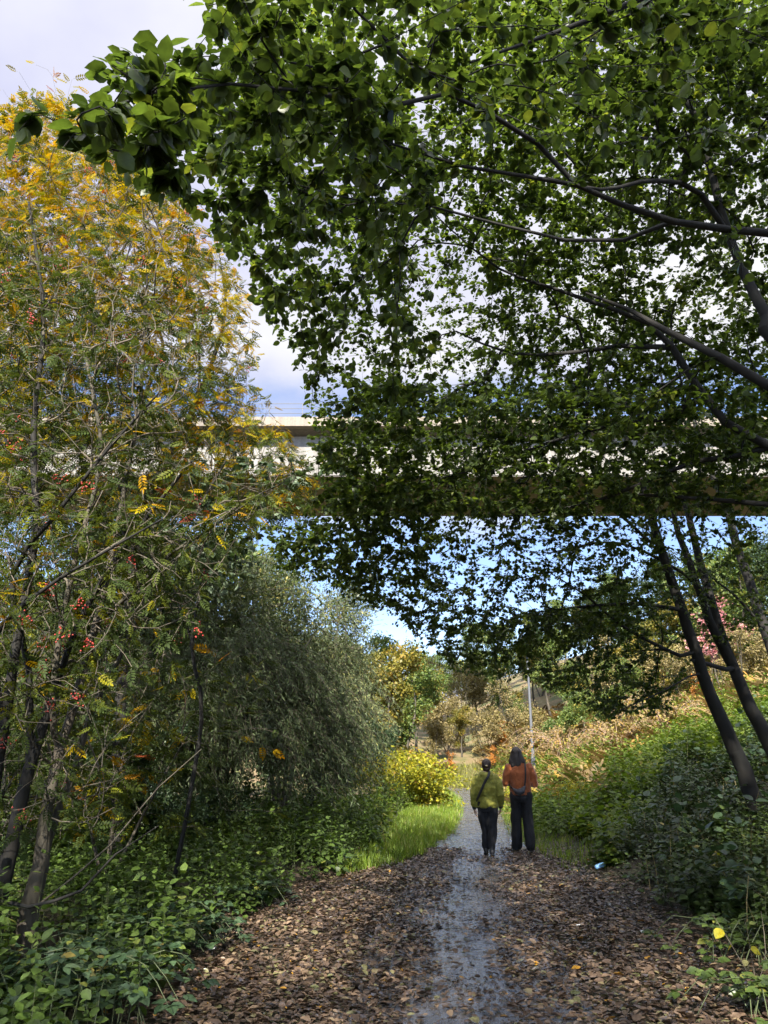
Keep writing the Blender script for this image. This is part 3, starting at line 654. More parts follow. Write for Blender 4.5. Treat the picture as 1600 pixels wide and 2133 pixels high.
CAN = [(380, -60), (395, 60), (330, 110), (200, 120), (185, 190), (240, 240), (290, 320), (330, 420), (420, 420), (440, 500), (520, 570), (570, 690), (620, 770), (640, 860), (690, 905), (720, 930), (690, 985), (640, 1040), (700, 1080), (600, 1110), (560, 1170), (720, 1230), (830, 1290), (900, 1345), (950, 1400), (1060, 1420), (1130, 1390), (1180, 1460), (1280, 1500), (1400, 1480), (1440, 1350), (1640, 1330), (1700, 1000), (1750, -60)]
def near_z(px, py):
    z = np.interp(py, [-80, 0, 250, 450, 650, 850, 1000, 1150, 1300, 1450], [2.4, 2.5, 2.7, 3.3, 4.3, 5.2, 6.2, 7.4, 9, 10.3])
    return z - .55 * np.clip((430 - px) / 250, 0, 1) * (py < 420)
targets = []
def keepw(px, py):
    """how closed the crown is at each place"""
    w = np.ones(len(px))
    w *= 1 - .45 * inpoly(px, py, [(820, 1060), (1340, 1070), (1360, 1200), (1250, 1260), (900, 1300), (760, 1200)])
    w *= 1 - .3 * inpoly(px, py, [(1430, 200), (1640, 200), (1640, 900), (1380, 900), (1330, 700)])
    w *= 1 - .55 * inpoly(px, py, [(1380, 1060), (1700, 1000), (1700, 1500), (1380, 1500)])
    w *= 1 - .4 * ((py > 1330) & (px > 1100))
    w *= 1 - .6 * inpoly(px, py, [(690, 1078), (830, 1078), (820, 1110), (700, 1110)])
    return w
px, py, P = sample_poly(900, CAN, lambda a, b: near_z(a, b) + rng.uniform(0, 1.1, len(a)))
k = (rng.random(len(px)) < keepw(px, py)) & ((py < 330) | (px < 700) | (rng.random(len(px)) < .3)) & ((px < 800) | (rng.random(len(px)) < .3)); targets.append(P[k])
px, py, P = sample_poly(330, [(540, 1090), (800, 1075), (980, 1240), (990, 1410), (900, 1370), (820, 1300), (700, 1240), (560, 1170)], lambda a, b: near_z(a, b) + rng.uniform(.3, 3, len(a))); targets.append(P)
px, py, P = sample_poly(420, [(860, 1090), (1350, 1085), (1370, 1300), (1200, 1370), (1000, 1330), (900, 1220)], lambda a, b: 8.6 + rng.uniform(0, 2.6, len(a))); targets.append(P)
px, py, P = sample_poly(420, [(960, 1280), (1330, 1260), (1400, 1490), (1270, 1500), (1170, 1450), (1110, 1420), (1040, 1420), (960, 1400)], lambda a, b: near_z(a, b) + rng.uniform(-.6, 1.6, len(a))); targets.append(P)
px, py, P = sample_poly(2100, [(690, 900), (800, 760), (930, 840), (1060, 690), (1200, 780), (1330, 620), (1480, 720), (1600, 560), (1700, 620), (1700, 1080), (1350, 1060), (1100, 1110), (700, 1090)], lambda a, b: 7 + rng.uniform(0, 4.5, len(a))); targets.append(P)
px, py, P = sample_poly(420, [(330, 110), (560, 60), (900, 250), (900, 880), (740, 900), (690, 905), (640, 860), (620, 770), (570, 690), (520, 570), (440, 500), (420, 420), (330, 400), (290, 320)], lambda a, b: near_z(a, b) + rng.uniform(.1, 2.6, len(a))); targets.append(P)
px, py, P = sample_poly(300, [(560, 1170), (600, 1110), (700, 1080), (640, 1040), (690, 985), (720, 930), (900, 1000), (950, 1400), (900, 1345), (830, 1290), (720, 1230)], lambda a, b: near_z(a, b) + rng.uniform(.2, 2.6, len(a))); targets.append(P)
px, py, P = sample_poly(7000, CAN, lambda a, b: np.minimum(near_z(a, b) + rng.uniform(1.6, 7.4, len(a)) + 1.4 * (a > 850), 12.2 - rng.uniform(0, 1, len(a))))
k = (rng.random(len(px)) < keepw(px, py)) & (px > 430 + 40 * rng.random(len(px))) & ~((px < 760) & (py > 600) & (rng.random(len(px)) < .45)); targets.append(P[k])
px, py, P = sample_poly(3600, [(560, 1180), (660, 1000), (640, 860), (800, 800), (1700, 800), (1700, 1340), (1440, 1350), (1400, 1480), (1280, 1500), (1180, 1460), (1130, 1390), (1060, 1420), (950, 1400), (900, 1345), (830, 1290), (720, 1230)], lambda a, b: np.minimum(near_z(a, b) + rng.uniform(.6, 4.5, len(a)), 11.8 - rng.uniform(0, 1, len(a))))
k = rng.random(len(px)) < keepw(px, py); targets.append(P[k])
px, py, P = sample_poly(4200, [(850, -60), (1750, -60), (1700, 900), (1100, 900)], lambda a, b: near_z(a, b) + rng.uniform(3, 7.5, len(a)))
k = rng.random(len(px)) < keepw(px, py); targets.append(P[k])
# the leafy tip reaching out to the upper left
px, py, P = sample_poly(46, [(40, 150), (230, 120), (400, 60), (420, 330), (330, 400), (210, 320), (60, 290)], lambda a, b: 1.85 + rng.uniform(0, .5, len(a))); targets.append(P[px > 170])
targets.append(atn([40, 90, 130, 160, 235, 240, 330, 350], [272, 240, 310, 250, 255, 300, 385, 400], [1.9, 1.95, 1.9, 1.9, 1.85, 1.9, 2.2, 2.2]))
# crown going on overhead and behind the viewer
n = 120; P = np.stack([rng.uniform(.8, 5.5, n), rng.uniform(-3.5, 4.5, n), rng.uniform(4.2, 8.2, n)], 1)
rr_ = ray(800, 0); vis = (P[:, 1] > -.6) & ((P[:, 2] - CAMH) / np.maximum(P[:, 1] + .5, .01) < 1.42); targets.append(P[~vis])
T = np.concatenate(targets); T = T[T[:, 2] > terrain(T[:, 0], T[:, 1]) + .5]
dmat = np.stack([np.min(np.linalg.norm(T[:, None, :] - np.array(g.P)[None, ::2, :], axis=2), axis=1) for g, _ in trees], 1)
own = np.argmin(dmat, 1)
LBL = ['slim dark trunk leaning left in front of two others on the right bank', 'forked dark trunk just behind and right of the foremost leaning trunk', 'dark leaning trunk at the right edge with bracken showing beside it', 'tree whose thick limb curves in from mid right edge above the trunks',
       'tree with pale upright stem crossing the sky gap at upper right', 'nearest broad leaved tree whose big leaves hang across the top of the view']
TIPB = .0018
def build_tree(name, g, base, leafm, T_, label, cat, group, per=9, ls=(.055, .085), tintm=.45, tints=.2, barkT=None, barkB=None, spread=1.0, droop=.35, tilt=.5, span=.6, tip=.0024, sizefun=None, tintfun=None, tmpl=None, bare=0):
    e = empty(name, base, label, cat, group)
    g.finish(tip)
    gt, gb = Geo(), Geo(); g.wood(gt, gb)
    gt.build('trunk', barkT or M_BARKD, e)
    if gb.v: tag(gb.build('branches', barkB or M_BARKD, e), kind='stuff')
    tmpl = tmpl or T_
    pos, dr, tid = g.leaf_points(per if bare == 0 else np.where(rng.random(len(g.ends)) < bare, 1, per), span)
    f, u = leaf_frames(dr, spread, droop, tilt)
    n = len(pos); sc = rng.uniform(*ls, n)
    base_t = rng.normal(tintm, tints, tid.max() + 1)
    t = np.clip(base_t[tid] + rng.normal(0, .12, n), 0, 1)
    if tintfun is not None: t = np.clip(tintfun(pos, tid, t), 0, 1)
    gl = Geo(); kind_ = rng.random(n); alt = [tmpl, tmpl, tmpl] if (tmpl is PINN or tmpl is LITE) else [tmpl, LITE, OVATE]
    for q_, (lo_, hi_) in enumerate(((0, .5), (.5, .85), (.85, 1.01))):
        m_ = (kind_ >= lo_) & (kind_ < hi_); gl.inst(alt[q_], (pos + f * .018)[m_], f[m_], u[m_], sc[m_], t[m_], wscale=(sc * rng.uniform(.75, 1.1, n))[m_])
    gl.build('crown', leafm, e)
    return e
for i, (g, base) in enumerate(trees):
    g.reach(T[own == i], bend=.3, jit=.025, straight=1.1, upbias=.04)
    near = i >= 3
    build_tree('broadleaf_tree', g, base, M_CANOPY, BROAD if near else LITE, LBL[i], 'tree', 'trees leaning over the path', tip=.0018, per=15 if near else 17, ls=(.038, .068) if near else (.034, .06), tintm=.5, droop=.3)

# ------------------------------------------------------------------ rowans of the left thicket
def col_rowan(lo, hi, hfrac):
    def f(pos, tid, t):
        return t
    return f
BER = []
def rowan(base, limbs, tg, label, tint, per=5, ls=(.09, .15), bark=M_BARKG, berries=0, tmpl=PINN, mat=None, tip=.0022, group='rowans of the left thicket', bare=.25):
    g = Grow(.24)
    for i, (pts, rad, par) in enumerate(limbs): g.limb(pts, rad, par)
    g.reach(tg, bend=.28, jit=.03, straight=1.1, upbias=.06)
    e = build_tree('rowan_tree', g, base, mat or M_ROWAN, tmpl, label, 'tree', group, per=per, ls=ls, barkT=bark, barkB=M_TWIG, spread=1.0, droop=.35, tilt=.6, span=.45, tip=tip, tintfun=tint, bare=bare)
    if berries:
        gb = Geo(); ends = [g.P[ids[-1]] for k, ids in g.ends if ids]
        ico = bmesh.new(); bmesh.ops.create_icosphere(ico, subdivisions=1, radius=1); V = np.array([v.co[:] for v in ico.verts]); F = [tuple(v.index for v in f.verts) for f in ico.faces]; ico.free()
        sel = rng.choice(len(ends), min(berries, len(ends)), replace=False); C = np.repeat(np.array(ends)[sel], 16, 0)
        C = C + rng.normal(0, .028, C.shape) - [0, 0, .05]
        gb.inst((V, F), C, np.tile([1., 0, 0], (len(C), 1)), np.tile([0, 0, 1.], (len(C), 1)), .0075, .5)
        tag(gb.build('berries', M_BERRY, e), kind='stuff')
    return e
def tint_rowan(ylo, pyel):
    """leaves turn by whole sprays: upper crown mostly yellow and orange, low crown mostly green"""
    h = {}
    def f(pos, tid, t):
        n = tid.max() + 1; z = np.zeros(n); z[tid] = pos[:, 2]
        cl = np.sin(pos[:, 0] * 1.7 + pos[:, 1]) * np.sin(pos[:, 2] * 1.5 + pos[:, 0] * .8)
        p = np.clip(pyel + .11 * (z - ylo), .04, .88); yel = rng.random(n) < p
        b = np.where(yel, rng.normal(.66, .09, n), rng.normal(.25, .09, n))
        return np.clip(b[tid] + .07 * cl + rng.normal(0, .06, len(tid)), 0, 1)
    return f
R0 = gp(55, 2010)
D = float(R0[1])
r1 = [([R0 - [0, 0, .12]] + limb_px([(62, 1900, D), (85, 1800, D), (95, 1700, D), (125, 1560, D + .1), (165, 1430, D + .2), (200, 1300, D + .3), (235, 1150, D + .4), (262, 1000, D + .5), (290, 860, D + .6), (300, 700, D + .7), (310, 520, D + .8)]), [.09, .065, .042, .034, .026, .018, .009], -1),
      (limb_px([(90, 1760, D), (150, 1620, D + .3), (185, 1500, D + .5), (260, 1350, D + .7), (330, 1200, D + .8), (400, 1080, D + .9), (470, 960, D + 1)]), [.032, .026, .02, .012], 'near'),
      (limb_px([(120, 1580, D + .1), (110, 1450, D - .1), (130, 1300, D - .2), (160, 1150, D - .3), (210, 950, D - .3), (180, 750, D - .2)]), [.03, .024, .014], 'near'),
      (limb_px([(70, 1860, D), (150, 1830, D - .2), (230, 1760, D - .2), (330, 1640, D - .1), (420, 1560, D)]), [.009, .007, .003], 'near'),
      (limb_px([(200, 1300, D + .3), (280, 1230, D), (360, 1150, D - .2), (440, 1100, D - .3), (540, 1030, D - .4)]), [.02, .014, .006], 'near')]
up1 = [(-60, 330), (60, 250), (200, 300), (330, 330), (420, 470), (470, 600), (450, 800), (300, 960), (-60, 960)]
lo1 = [(-60, 960), (300, 930), (470, 980), (640, 960), (600, 1080), (480, 1150), (400, 1350), (300, 1500), (260, 1720), (-60, 1800)]
_, _, T1 = sample_poly(1200, up1, lambda a, b: 7.6 + rng.uniform(-.9, 2.2, len(a)))
_, _, T2 = sample_poly(950, lo1, lambda a, b: 6.6 + rng.uniform(-1.2, 1.6, len(a)))
rowan(R0, r1, np.concatenate([T1, T2]), 'rowan with a pale grey split trunk at the lower left', tint_rowan(5.6, .3), berries=40, bare=.62, ls=(.08, .14), tip=.0027)
R1 = gp(-30, 2010); D = float(R1[1])
r2 = [([R1 - [0, 0, .12]] + limb_px([(0, 1870, D), (30, 1740, D), (60, 1600, D), (105, 1470, D + .1), (150, 1330, D + .1), (230, 1180, D), (320, 1060, D - .2), (400, 960, D - .3)]), [.085, .06, .045, .03, .02, .01], -1),
      (limb_px([(-5, 1890, D), (-20, 1700, D), (10, 1500, D - .1), (40, 1300, D - .2), (75, 1100, D - .2), (70, 900, D - .1), (90, 650, D), (60, 420, D)]), [.055, .04, .028, .012], 'near'),
      (limb_px([(60, 1600, D), (60, 1400, D), (25, 1200, D - .2), (110, 1080, D - .5), (230, 930, D - .7), (330, 820, D - .8)]), [.028, .02, .007], 'near'),
      (limb_px([(-5, 1900, D), (60, 1890, D - .3), (170, 1855, D - .5), (240, 1780, D - .5), (330, 1720, D - .5)]), [.016, .012, .008, .003], 'near'),
      (limb_px([(20, 1480, D), (-20, 1350, D - .4), (60, 1250, D - .7), (200, 1160, D - 1), (340, 1080, D - 1.2)]), [.02, .015, .006], 'near')]
_, _, T1 = sample_poly(850, [(-120, 420), (120, 480), (350, 620), (420, 800), (380, 1000), (-120, 1000)], lambda a, b: 6.6 + rng.uniform(-.9, 1.2, len(a)))
_, _, T2 = sample_poly(850, [(-120, 1000), (380, 1000), (420, 1150), (240, 1400), (120, 1700), (-120, 1850)], lambda a, b: 6.2 + rng.uniform(-.9, 1.2, len(a)))
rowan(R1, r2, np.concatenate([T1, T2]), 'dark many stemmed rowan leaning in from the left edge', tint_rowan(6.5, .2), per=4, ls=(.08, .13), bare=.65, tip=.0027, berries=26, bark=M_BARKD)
# taller yellow rowan behind
R2 = np.array([-3.6, 11.2, float(terrain(-3.6, 11.2)) - .1]); D = 11.2
r3 = [([R2] + limb_px([(250, 1500, D), (270, 1250, D), (300, 1050, D), (380, 900, D), (440, 760, D), (470, 650, D), (462, 560, D)]), [.1, .08, .065, .045, .03, .012], -1),
      (limb_px([(290, 1080, D), (360, 950, D - .2), (410, 840, D - .3), (415, 740, D - .3), (405, 640, D - .2)]), [.04, .03, .01], 'near'),
      (limb_px([(280, 1200, D), (250, 1000, D), (310, 800, D), (340, 720, D), (310, 640, D)]), [.045, .035, .012], 'near'),
      (limb_px([(270, 1250, D), (180, 1000, D + .2), (140, 760, D + .3), (120, 500, D + .4), (140, 330, D + .4)]), [.05, .04, .015], 'near')]
_, _, T1 = sample_poly(2600, [(-100, 260), (80, 190), (220, 240), (330, 330), (430, 480), (530, 600), (540, 740), (480, 860), (580, 880), (640, 980), (660, 1060), (520, 1080), (380, 1040), (100, 900), (-100, 900)], lambda a, b: 10.6 + rng.uniform(-.8, 2.4, len(a)))
_, _, T3 = sample_poly(700, [(-60, 780), (500, 780), (640, 900), (660, 1070), (500, 1100), (-60, 1100)], lambda a, b: 9.6 + rng.uniform(-.8, 2.4, len(a)))
_, _, T4 = sample_poly(900, [(-60, 250), (80, 200), (230, 250), (400, 420), (440, 640), (300, 760), (-60, 760)], lambda a, b: 10.0 + rng.uniform(-.6, 2.0, len(a)))
T1 = np.concatenate([T1, T3, T4, atn([40, 75, 110, 150, 140, 190, 230, 215, 5, 60, 260, 300], [150, 135, 160, 165, 205, 200, 215, 240, 185, 200, 260, 290], np.full(12, 10.4))])
rowan(R2, r3, T1, 'tall rowan turning yellow and orange in sunlight at upper left', tint_rowan(5.0, .38), per=6, ls=(.1, .16), bark=M_BARKD, berries=20, bare=.4, tip=.0026)
R3 = np.array([-6.2, 10.4, float(terrain(-6.2, 10.4)) - .1])
r4 = [([R3, R3 + [.1, 0, 2], R3 + [.4, .2, 4], R3 + [.6, .1, 6.2], R3 + [.7, 0, 8.2]], [.1, .08, .05, .012], -1), ([R3 + [.1, 0, 2], R3 + [1.0, -.2, 3.6], R3 + [1.7, -.2, 5.6]], [.05, .03, .012], 'near')]
n = 560; T1 = R3 + np.stack([rng.normal(.6, 1.0, n), rng.normal(0, .9, n), rng.uniform(1.6, 9.2, n)], 1)
rowan(R3, r4, T1, 'orange tinged rowan at the far left edge behind the grey trunk', tint_rowan(5.0, .35), per=5, ls=(.12, .19), bark=M_BARKG)
# low green rowan saplings filling the thicket
for q, (sx_, sy_, hh, lab) in enumerate([(-4.6, 9.4, 3.4, 'low green and amber rowan sapling behind the grey trunk'), (-3.2, 9.6, 2.7, 'small rowan sapling with amber leaves left of the willow'), (-5.6, 7.6, 3.2, 'leafy rowan sapling at the left edge low down')]):
    b0 = np.array([sx_, sy_, float(terrain(sx_, sy_)) - .05])
    lm = [([b0, b0 + [.05, 0, hh * .5], b0 + [.2, 0, hh]], [.03, .02, .006], -1), ([b0, b0 + [-.4, .1, hh * .4], b0 + [-.6, 0, hh * .8]], [.022, .015, .005], -1), ([b0, b0 + [.5, -.1, hh * .4], b0 + [.9, 0, hh * .7]], [.022, .015, .005], -1)]
    n = 280; T1 = b0 + np.stack([rng.normal(.1, .75, n), rng.normal(0, .5, n), rng.uniform(.25, 1.05, n) * hh], 1)
    rowan(b0, lm, T1, lab, tint_rowan(3.5, .35 if q == 1 else .1), per=5, ls=(.12, .19), group='rowan saplings in the thicket')
# whitebeam with silvery leaves
b0 = np.array([-2.3, 9.0, float(terrain(-2.3, 9)) - .1]); D = 9.0
lm = [([b0] + limb_px([(420, 1500, D), (400, 1350, D), (430, 1180, D), (500, 1050, D), (560, 980, D)]), [.028, .022, .015, .006], -1), (limb_px([(405, 1350, D), (350, 1180, D), (360, 1080, D)]), [.015, .01, .005], 'near')]
_, _, T1 = sample_poly(130, [(340, 930), (520, 930), (690, 970), (620, 1060), (560, 1180), (440, 1260), (340, 1200)], lambda a, b: 8.6 + rng.uniform(-.7, .9, len(a)))
g = Grow(.22)
for pts, rad, par in lm: g.limb(pts, rad, par)
g.reach(T1, bend=.35)
build_tree('whitebeam_tree', g, b0, M_SILVER, OVATE, 'slender tree with silvery green leaves left of the bridge gap', 'tree', None, per=10, ls=(.07, .11), barkT=M_BARKD, barkB=M_TWIG)

# ------------------------------------------------------------------ willow with hanging strands
def willow(b0, ctr, rad, n, label, hang=(.35, 1.1), seedtint=.42):
    e = empty('willow_tree', b0, label, 'tree')
    g = Grow(.25)
    for k in range(7):
        a = rng.uniform(0, 6.28); r = rng.uniform(.3, .9)
        tp = ctr + np.array([math.cos(a) * r * rad[0], math.sin(a) * r * rad[1], rad[2] * rng.uniform(.45, .95)])
        mid = b0 + (tp - b0) * [.45, .45, .55] + rng.normal(0, .12, 3)
        g.limb([b0 + rng.normal(0, .06, 3) * [1, 1, 0], b0 + (tp - b0) * [.15, .15, .22], mid, tp], [.07, .05, .035, .01])
    d = nrm(rng.normal(0, 1, (n, 3))); d[:, 2] = np.abs(d[:, 2]) * .9 - .25 * rng.random(n)
    T1 = ctr + d * np.array(rad) * rng.uniform(.55, 1.0, n)[:, None] ** .6
    T1[:, 2] = np.maximum(T1[:, 2], terrain(T1[:, 0], T1[:, 1]) + .3)
    g.reach(T1, bend=.55, straight=.6, upbias=.12); g.finish(.0022)
    gt, gb = Geo(), Geo(); g.wood(gt, gb)
    # strands
    pos = []; dr = []; st = []
    E = g.P[[ids[-1] for _, ids in g.ends]]
    for q, p in enumerate(E):
        for s in range(5):
            L = min(rng.uniform(*hang), max(.3, p[2] - float(terrain(p[0], p[1])) - .12)); o = (p - ctr) * [1, 1, 0]; o = o / (np.linalg.norm(o) + 1e-6) + rng.normal(0, .35, 3) * [1, 1, 0]
            m_ = 9; uu = np.linspace(0, 1, m_)
            pts = p + np.outer(uu ** .8, o) * .75 * L - np.outer(uu ** 1.6, [0, 0, L * .8]) + np.outer(uu, [.12 * L, 0, 0])
            st.append(pts)
            nn = int(L * 34); a = rng.uniform(0.03, .999, nn); i = (a * (m_ - 1)).astype(int); fr = a * (m_ - 1) - i
            pos.append(pts[i] + (pts[i + 1] - pts[i]) * fr[:, None]); dr.append(nrm(pts[i + 1] - pts[i]))
    ST = np.array(st); a_ = ST[:, :-1].reshape(-1, 3); b_ = ST[:, 1:].reshape(-1, 3); dd = b_ - a_
    tri = (np.array([(0, .0028, 0), (0, -.0028, 0), (1, -.0022, 0), (1, .0022, 0), (0, 0, .004), (1, 0, .0035)]), [(0, 1, 2, 3), (1, 4, 5, 2), (4, 0, 3, 5)])
    ln = np.linalg.norm(dd, axis=1); gb.inst(tri, a_, dd, np.tile([.3, .9, .1], (len(a_), 1)), ln, .5, wscale=np.ones(len(a_)))
    gt.build('trunk', M_BARKD, e); tag(gb.build('branches', M_TWIG, e), kind='stuff')
    pos = np.concatenate(pos); dr = np.concatenate(dr); nn = len(pos)
    sd_ = nrm(np.cross(dr, rng.normal(0, 1, (nn, 3)))); f = nrm(dr * .8 + sd_ * .8 + rng.normal(0, .25, (nn, 3)) + [0, 0, -.1]); u = np.array([0, -.2, 1]) + rng.normal(0, .7, (nn, 3))
    gl = Geo(); gl.inst(NARROW, pos, f, u, rng.uniform(.06, .11, nn), np.clip(rng.normal(seedtint, .2, nn), 0, 1)); gl.build('crown', M_WILLOW, e)
    return e
b0 = np.array([-3.2, 14.6, float(terrain(-3.2, 14.6)) - .1])
willow(b0, np.array([-2.95, 14.4, 1.9]), (2.1, 1.7, 2.7), 850, 'dark willow with fine drooping strands beside the nettle bed')
b0 = np.array([-4.7, 15.5, float(terrain(-5.6, 14.5)) - .1])
willow(b0, np.array([-4.9, 13.2, 1.9]), (1.7, 1.5, 2.6), 420, 'second willow half hidden behind the rowans further left', seedtint=.5)
b0 = np.array([-1.6, 19.5, float(terrain(-1.6, 19.5)) - .1])
willow(b0, np.array([-2.4, 19.6, 2.6]), (2.2, 1.6, 2.9), 340, 'paler grey green willow standing behind the dark drooping willow', seedtint=.72)
# ------------------------------------------------------------------ trees further off: a few kinds, copied
def crown_tree(name, label, cat, group, h, r, leafm, n=260, per=26, ls=(.09, .15), tmpl=RHOMB, stems=1, bark=M_BARKG, low=.25, tintm=.45, shape=1.0, tip=.006, lean=0.0, span=.8):
    b0 = np.zeros(3)
    g = Grow(.4)
    for s in range(stems):
        a = rng.uniform(0, 6.28); o = np.array([math.cos(a), math.sin(a), 0]) * (.25 * r if stems > 1 else 0)
        tp = np.array([lean * h, 0, h * .92]) + o * 1.6 + rng.normal(0, .05, 3) * h * [1, 1, 0]
        g.limb([b0 + o * .1, b0 + o * .5 + (tp - b0) * [.2, .2, .3] + rng.normal(0, .02, 3) * h, b0 + o * .8 + (tp - b0) * [.55, .55, .65] + rng.normal(0, .03, 3) * h, tp], np.array([.016 * h + .02, .011 * h + .01, .007 * h, .012]) / stems ** .6)
    # uneven crown: lobes of different size
    lob = 11; lc = np.stack([rng.normal(0, .45 * r, lob) + lean * h * .6, rng.normal(0, .45 * r, lob), h * rng.uniform(low + .12, .9, lob)], 1); lr = r * rng.uniform(.28, .62, lob)
    lc[:, :2] *= (1.15 - .75 * np.clip((lc[:, 2:3] / h - low) / (1 - low), 0, 1) ** 1.5) * shape
    w = rng.choice(lob, n, p=lr ** 2 / np.sum(lr ** 2)); d = nrm(rng.normal(0, 1, (n, 3)))
    T1 = lc[w] + d * lr[w][:, None] * rng.uniform(.35, 1.05, n)[:, None] * [1, 1, .8]
    T1[:, 2] = np.clip(T1[:, 2], .12 * h * low + .15, h * 1.03)
    g.reach(T1, bend=.4, jit=.08, straight=.7, upbias=.08)
    e = empty(name, (0, 0, 0), label, cat, group); g.finish(tip)
    gt, gb = Geo(), Geo(); g.wood(gt, gb); gt.build('trunk', bark, e); tag(gb.build('branches', bark, e), kind='stuff')
    pos, dr, tid = g.leaf_points(per, span); m = len(pos); pos = pos + rng.normal(0, .16 * r / 2.5, (m, 3))
    f = nrm(dr + rng.normal(0, .9, (m, 3)) + [0, 0, -.3]); u = np.array([0, 0, 1]) + rng.normal(0, .7, (m, 3))
    bt = rng.normal(tintm, .2, tid.max() + 1); t = np.clip(bt[tid] + rng.normal(0, .1, m), 0, 1)
    gl = Geo(); gl.inst(tmpl, pos, f, u, rng.uniform(*ls, m), t); gl.build('crown', leafm, e)
    return e
def put(e, x, y, rz=0, sc=1, label=None, dz=-.1, first=False, group=None):
    loc = (x, y, float(terrain(x, y)) + dz)
    if first:
        e.location = loc; e.rotation_euler = (0, 0, rz); e.scale = (sc, sc, sc) if np.isscalar(sc) else sc
        if label: e['label'] = label
        if group: e['group'] = group
        return e
    c = copy_tree(e, loc, rz, sc, label)
    if group: c['group'] = group
    return c
M_SALLOW = leafmat('sallow_leaf', [(0, (.05, .075, .03)), (.5, (.1, .125, .06)), (.85, (.17, .19, .1)), (1, (.35, .3, .08))], .35, .45, (1.2, 1.3, .6))
SLIM2 = (np.array([(0, 0, 0), (.45, .2, .03), (1, 0, -.1), (.45, -.2, .03)], float), [(0, 3, 2, 1)])
GB = 'woodland trees on the far slopes'
kG = crown_tree('ash_tree', 'x', 'tree', GB, 8.5, 2.7, M_FARG, n=330, per=30, ls=(.14, .24), tintm=.5, low=.1)
kY = crown_tree('birch_tree', 'x', 'tree', GB, 7.5, 2.0, M_FARY, n=300, per=28, ls=(.12, .2), tintm=.45, bark=M_BARKG, low=.1)
kD = crown_tree('alder_tree', 'x', 'tree', GB, 7.5, 2.4, M_FARD, n=380, per=34, ls=(.1, .17), tintm=.45, bark=M_BARKD, low=.06)
kB = crown_tree('hawthorn_tree', 'x', 'tree', GB, 5.5, 2.3, M_FARB, n=300, per=18, ls=(.11, .19), tintm=.5, stems=3, low=.04)
kS = crown_tree('bare_sapling', 'x', 'tree', GB, 6.0, 1.4, M_FARB, n=220, per=6, ls=(.1, .16), stems=4, low=.2, tip=.008)
kA = crown_tree('sallow_tree', 'x', 'tree', GB, 7.0, 1.9, M_SALLOW, n=620, per=15, ls=(.07, .12), tmpl=SLIM2, stems=4, low=.2, tip=.0045, tintm=.5, bark=M_BARKG)
kO = crown_tree('maple_sapling', 'x', 'tree', GB, 2.6, .9, M_ORANGE, n=90, per=16, ls=(.09, .14), stems=2, low=.1)
kP = crown_tree('spindle_tree', 'x', 'tree', None, 4.6, 1.2, M_PINK, n=110, per=18, ls=(.08, .13), stems=3, low=.3)
used = set()
SIDE = {}
def spot(k, px, py, D, sc, label, rz=None):
    p = at(px, py, D); f = k.name not in used; used.add(k.name)
    return put(k, float(p[0]), D, rng.uniform(0, 6.28) if rz is None else rz, sc, label, first=f)
# left of the path, beyond the willow
for k, px, D, sc, lab in [
    (kD, 690, 26, (.8, .8, .78), 'dark green alder standing right behind the drooping willow'),
    (kD, 560, 30, (1, 1, 1.0), 'dark alder glimpsed between willow and the left thicket'),
    (kD, 330, 24, .85, 'dark alder in the depth of the left thicket'),
    (kA, 470, 16.5, (1.05, 1.05, 1.05), 'airy grey green sallow rising left of the drooping willow'),
    (kA, 590, 18, (1.0, 1.0, 1.02), 'airy grey green sallow rising straight behind the drooping willow'),
    (kA, 700, 21, (.9, .9, .98), 'thin sallow with sky showing through under the bridge'),
    (kA, 350, 15.5, (1, 1, 1), 'thin sallow tangled with the rowan stems'),
    (kD, 330, 12.2, .3, 'low dark bush between the rowan saplings and the drooping willow'),
    (kD, 440, 13.0, .26, 'small dark bush at the left foot of the drooping willow'),
    (kD, 220, 11.6, .33, 'low dark bush behind the grey trunk base'),
    (kG, 100, 11.8, .34, 'low green bush at the left edge behind the nettles'),
    (kA, 130, 13.6, (1.0, 1.0, 1.0), 'grey green sallow deep behind the leftmost rowan stems'),
    (kA, 260, 14.2, (1.1, 1.1, 1.04), 'grey green sallow standing behind the grey trunk of the rowan'),
    (kG, 400, 20, (.85, .85, .92), 'green ash rising behind the sallows left of the willow'),
    (kG, 200, 17, (.8, .8, .86), 'green ash filling the upper gap of the left thicket'),
    (kD, 60, 14.5, .62, 'dark alder close behind the leftmost rowan stems'),
    (kD, 210, 15.5, .55, 'dark alder close behind the grey trunk of the rowan'),
    (kG, 300, 18, .6, 'green ash between the rowans and the half hidden willow'),
    (kD, 20, 18, .9, 'taller dark alder behind the left frame edge'),
    (kD, 450, 21, .62, 'dark alder low behind the two willows'),
    (kY, 170, 22, .85, 'yellow birch behind the grey trunk thicket'),
    (kG, 120, 20, .8, 'green ash deep behind the leftmost stems'),
    (kG, 430, 36, 1.0, 'green ash far behind the willows'),
    (kY, 800, 34, (.95, .95, .9), 'yellow green birch above the yellow bush left of the bend'),
    (kY, 730, 40, 1.05, 'yellow green birch between dark alder and the bend'),
    (kG, 840, 44, .85, 'olive ash at the outer side of the path bend'),
    (kY, 875, 50, .95, 'golden birch just left of the sky notch above the bend'),
    (kD, 790, 31, .42, 'low dark green bush shaped alder behind the yellow bush'),
    (kG, 650, 50, 1.1, 'pale ash behind the dark alder'),
    (kG, 500, 55, 1.1, 'tall ash low behind the willow tops'),
    (kY, 300, 48, 1.1, 'birch far back behind the left thicket'),
    (kG, 60, 40, 1.1, 'ash far back at the left edge')]:
    spot(k, px, 1570, D, sc, lab)
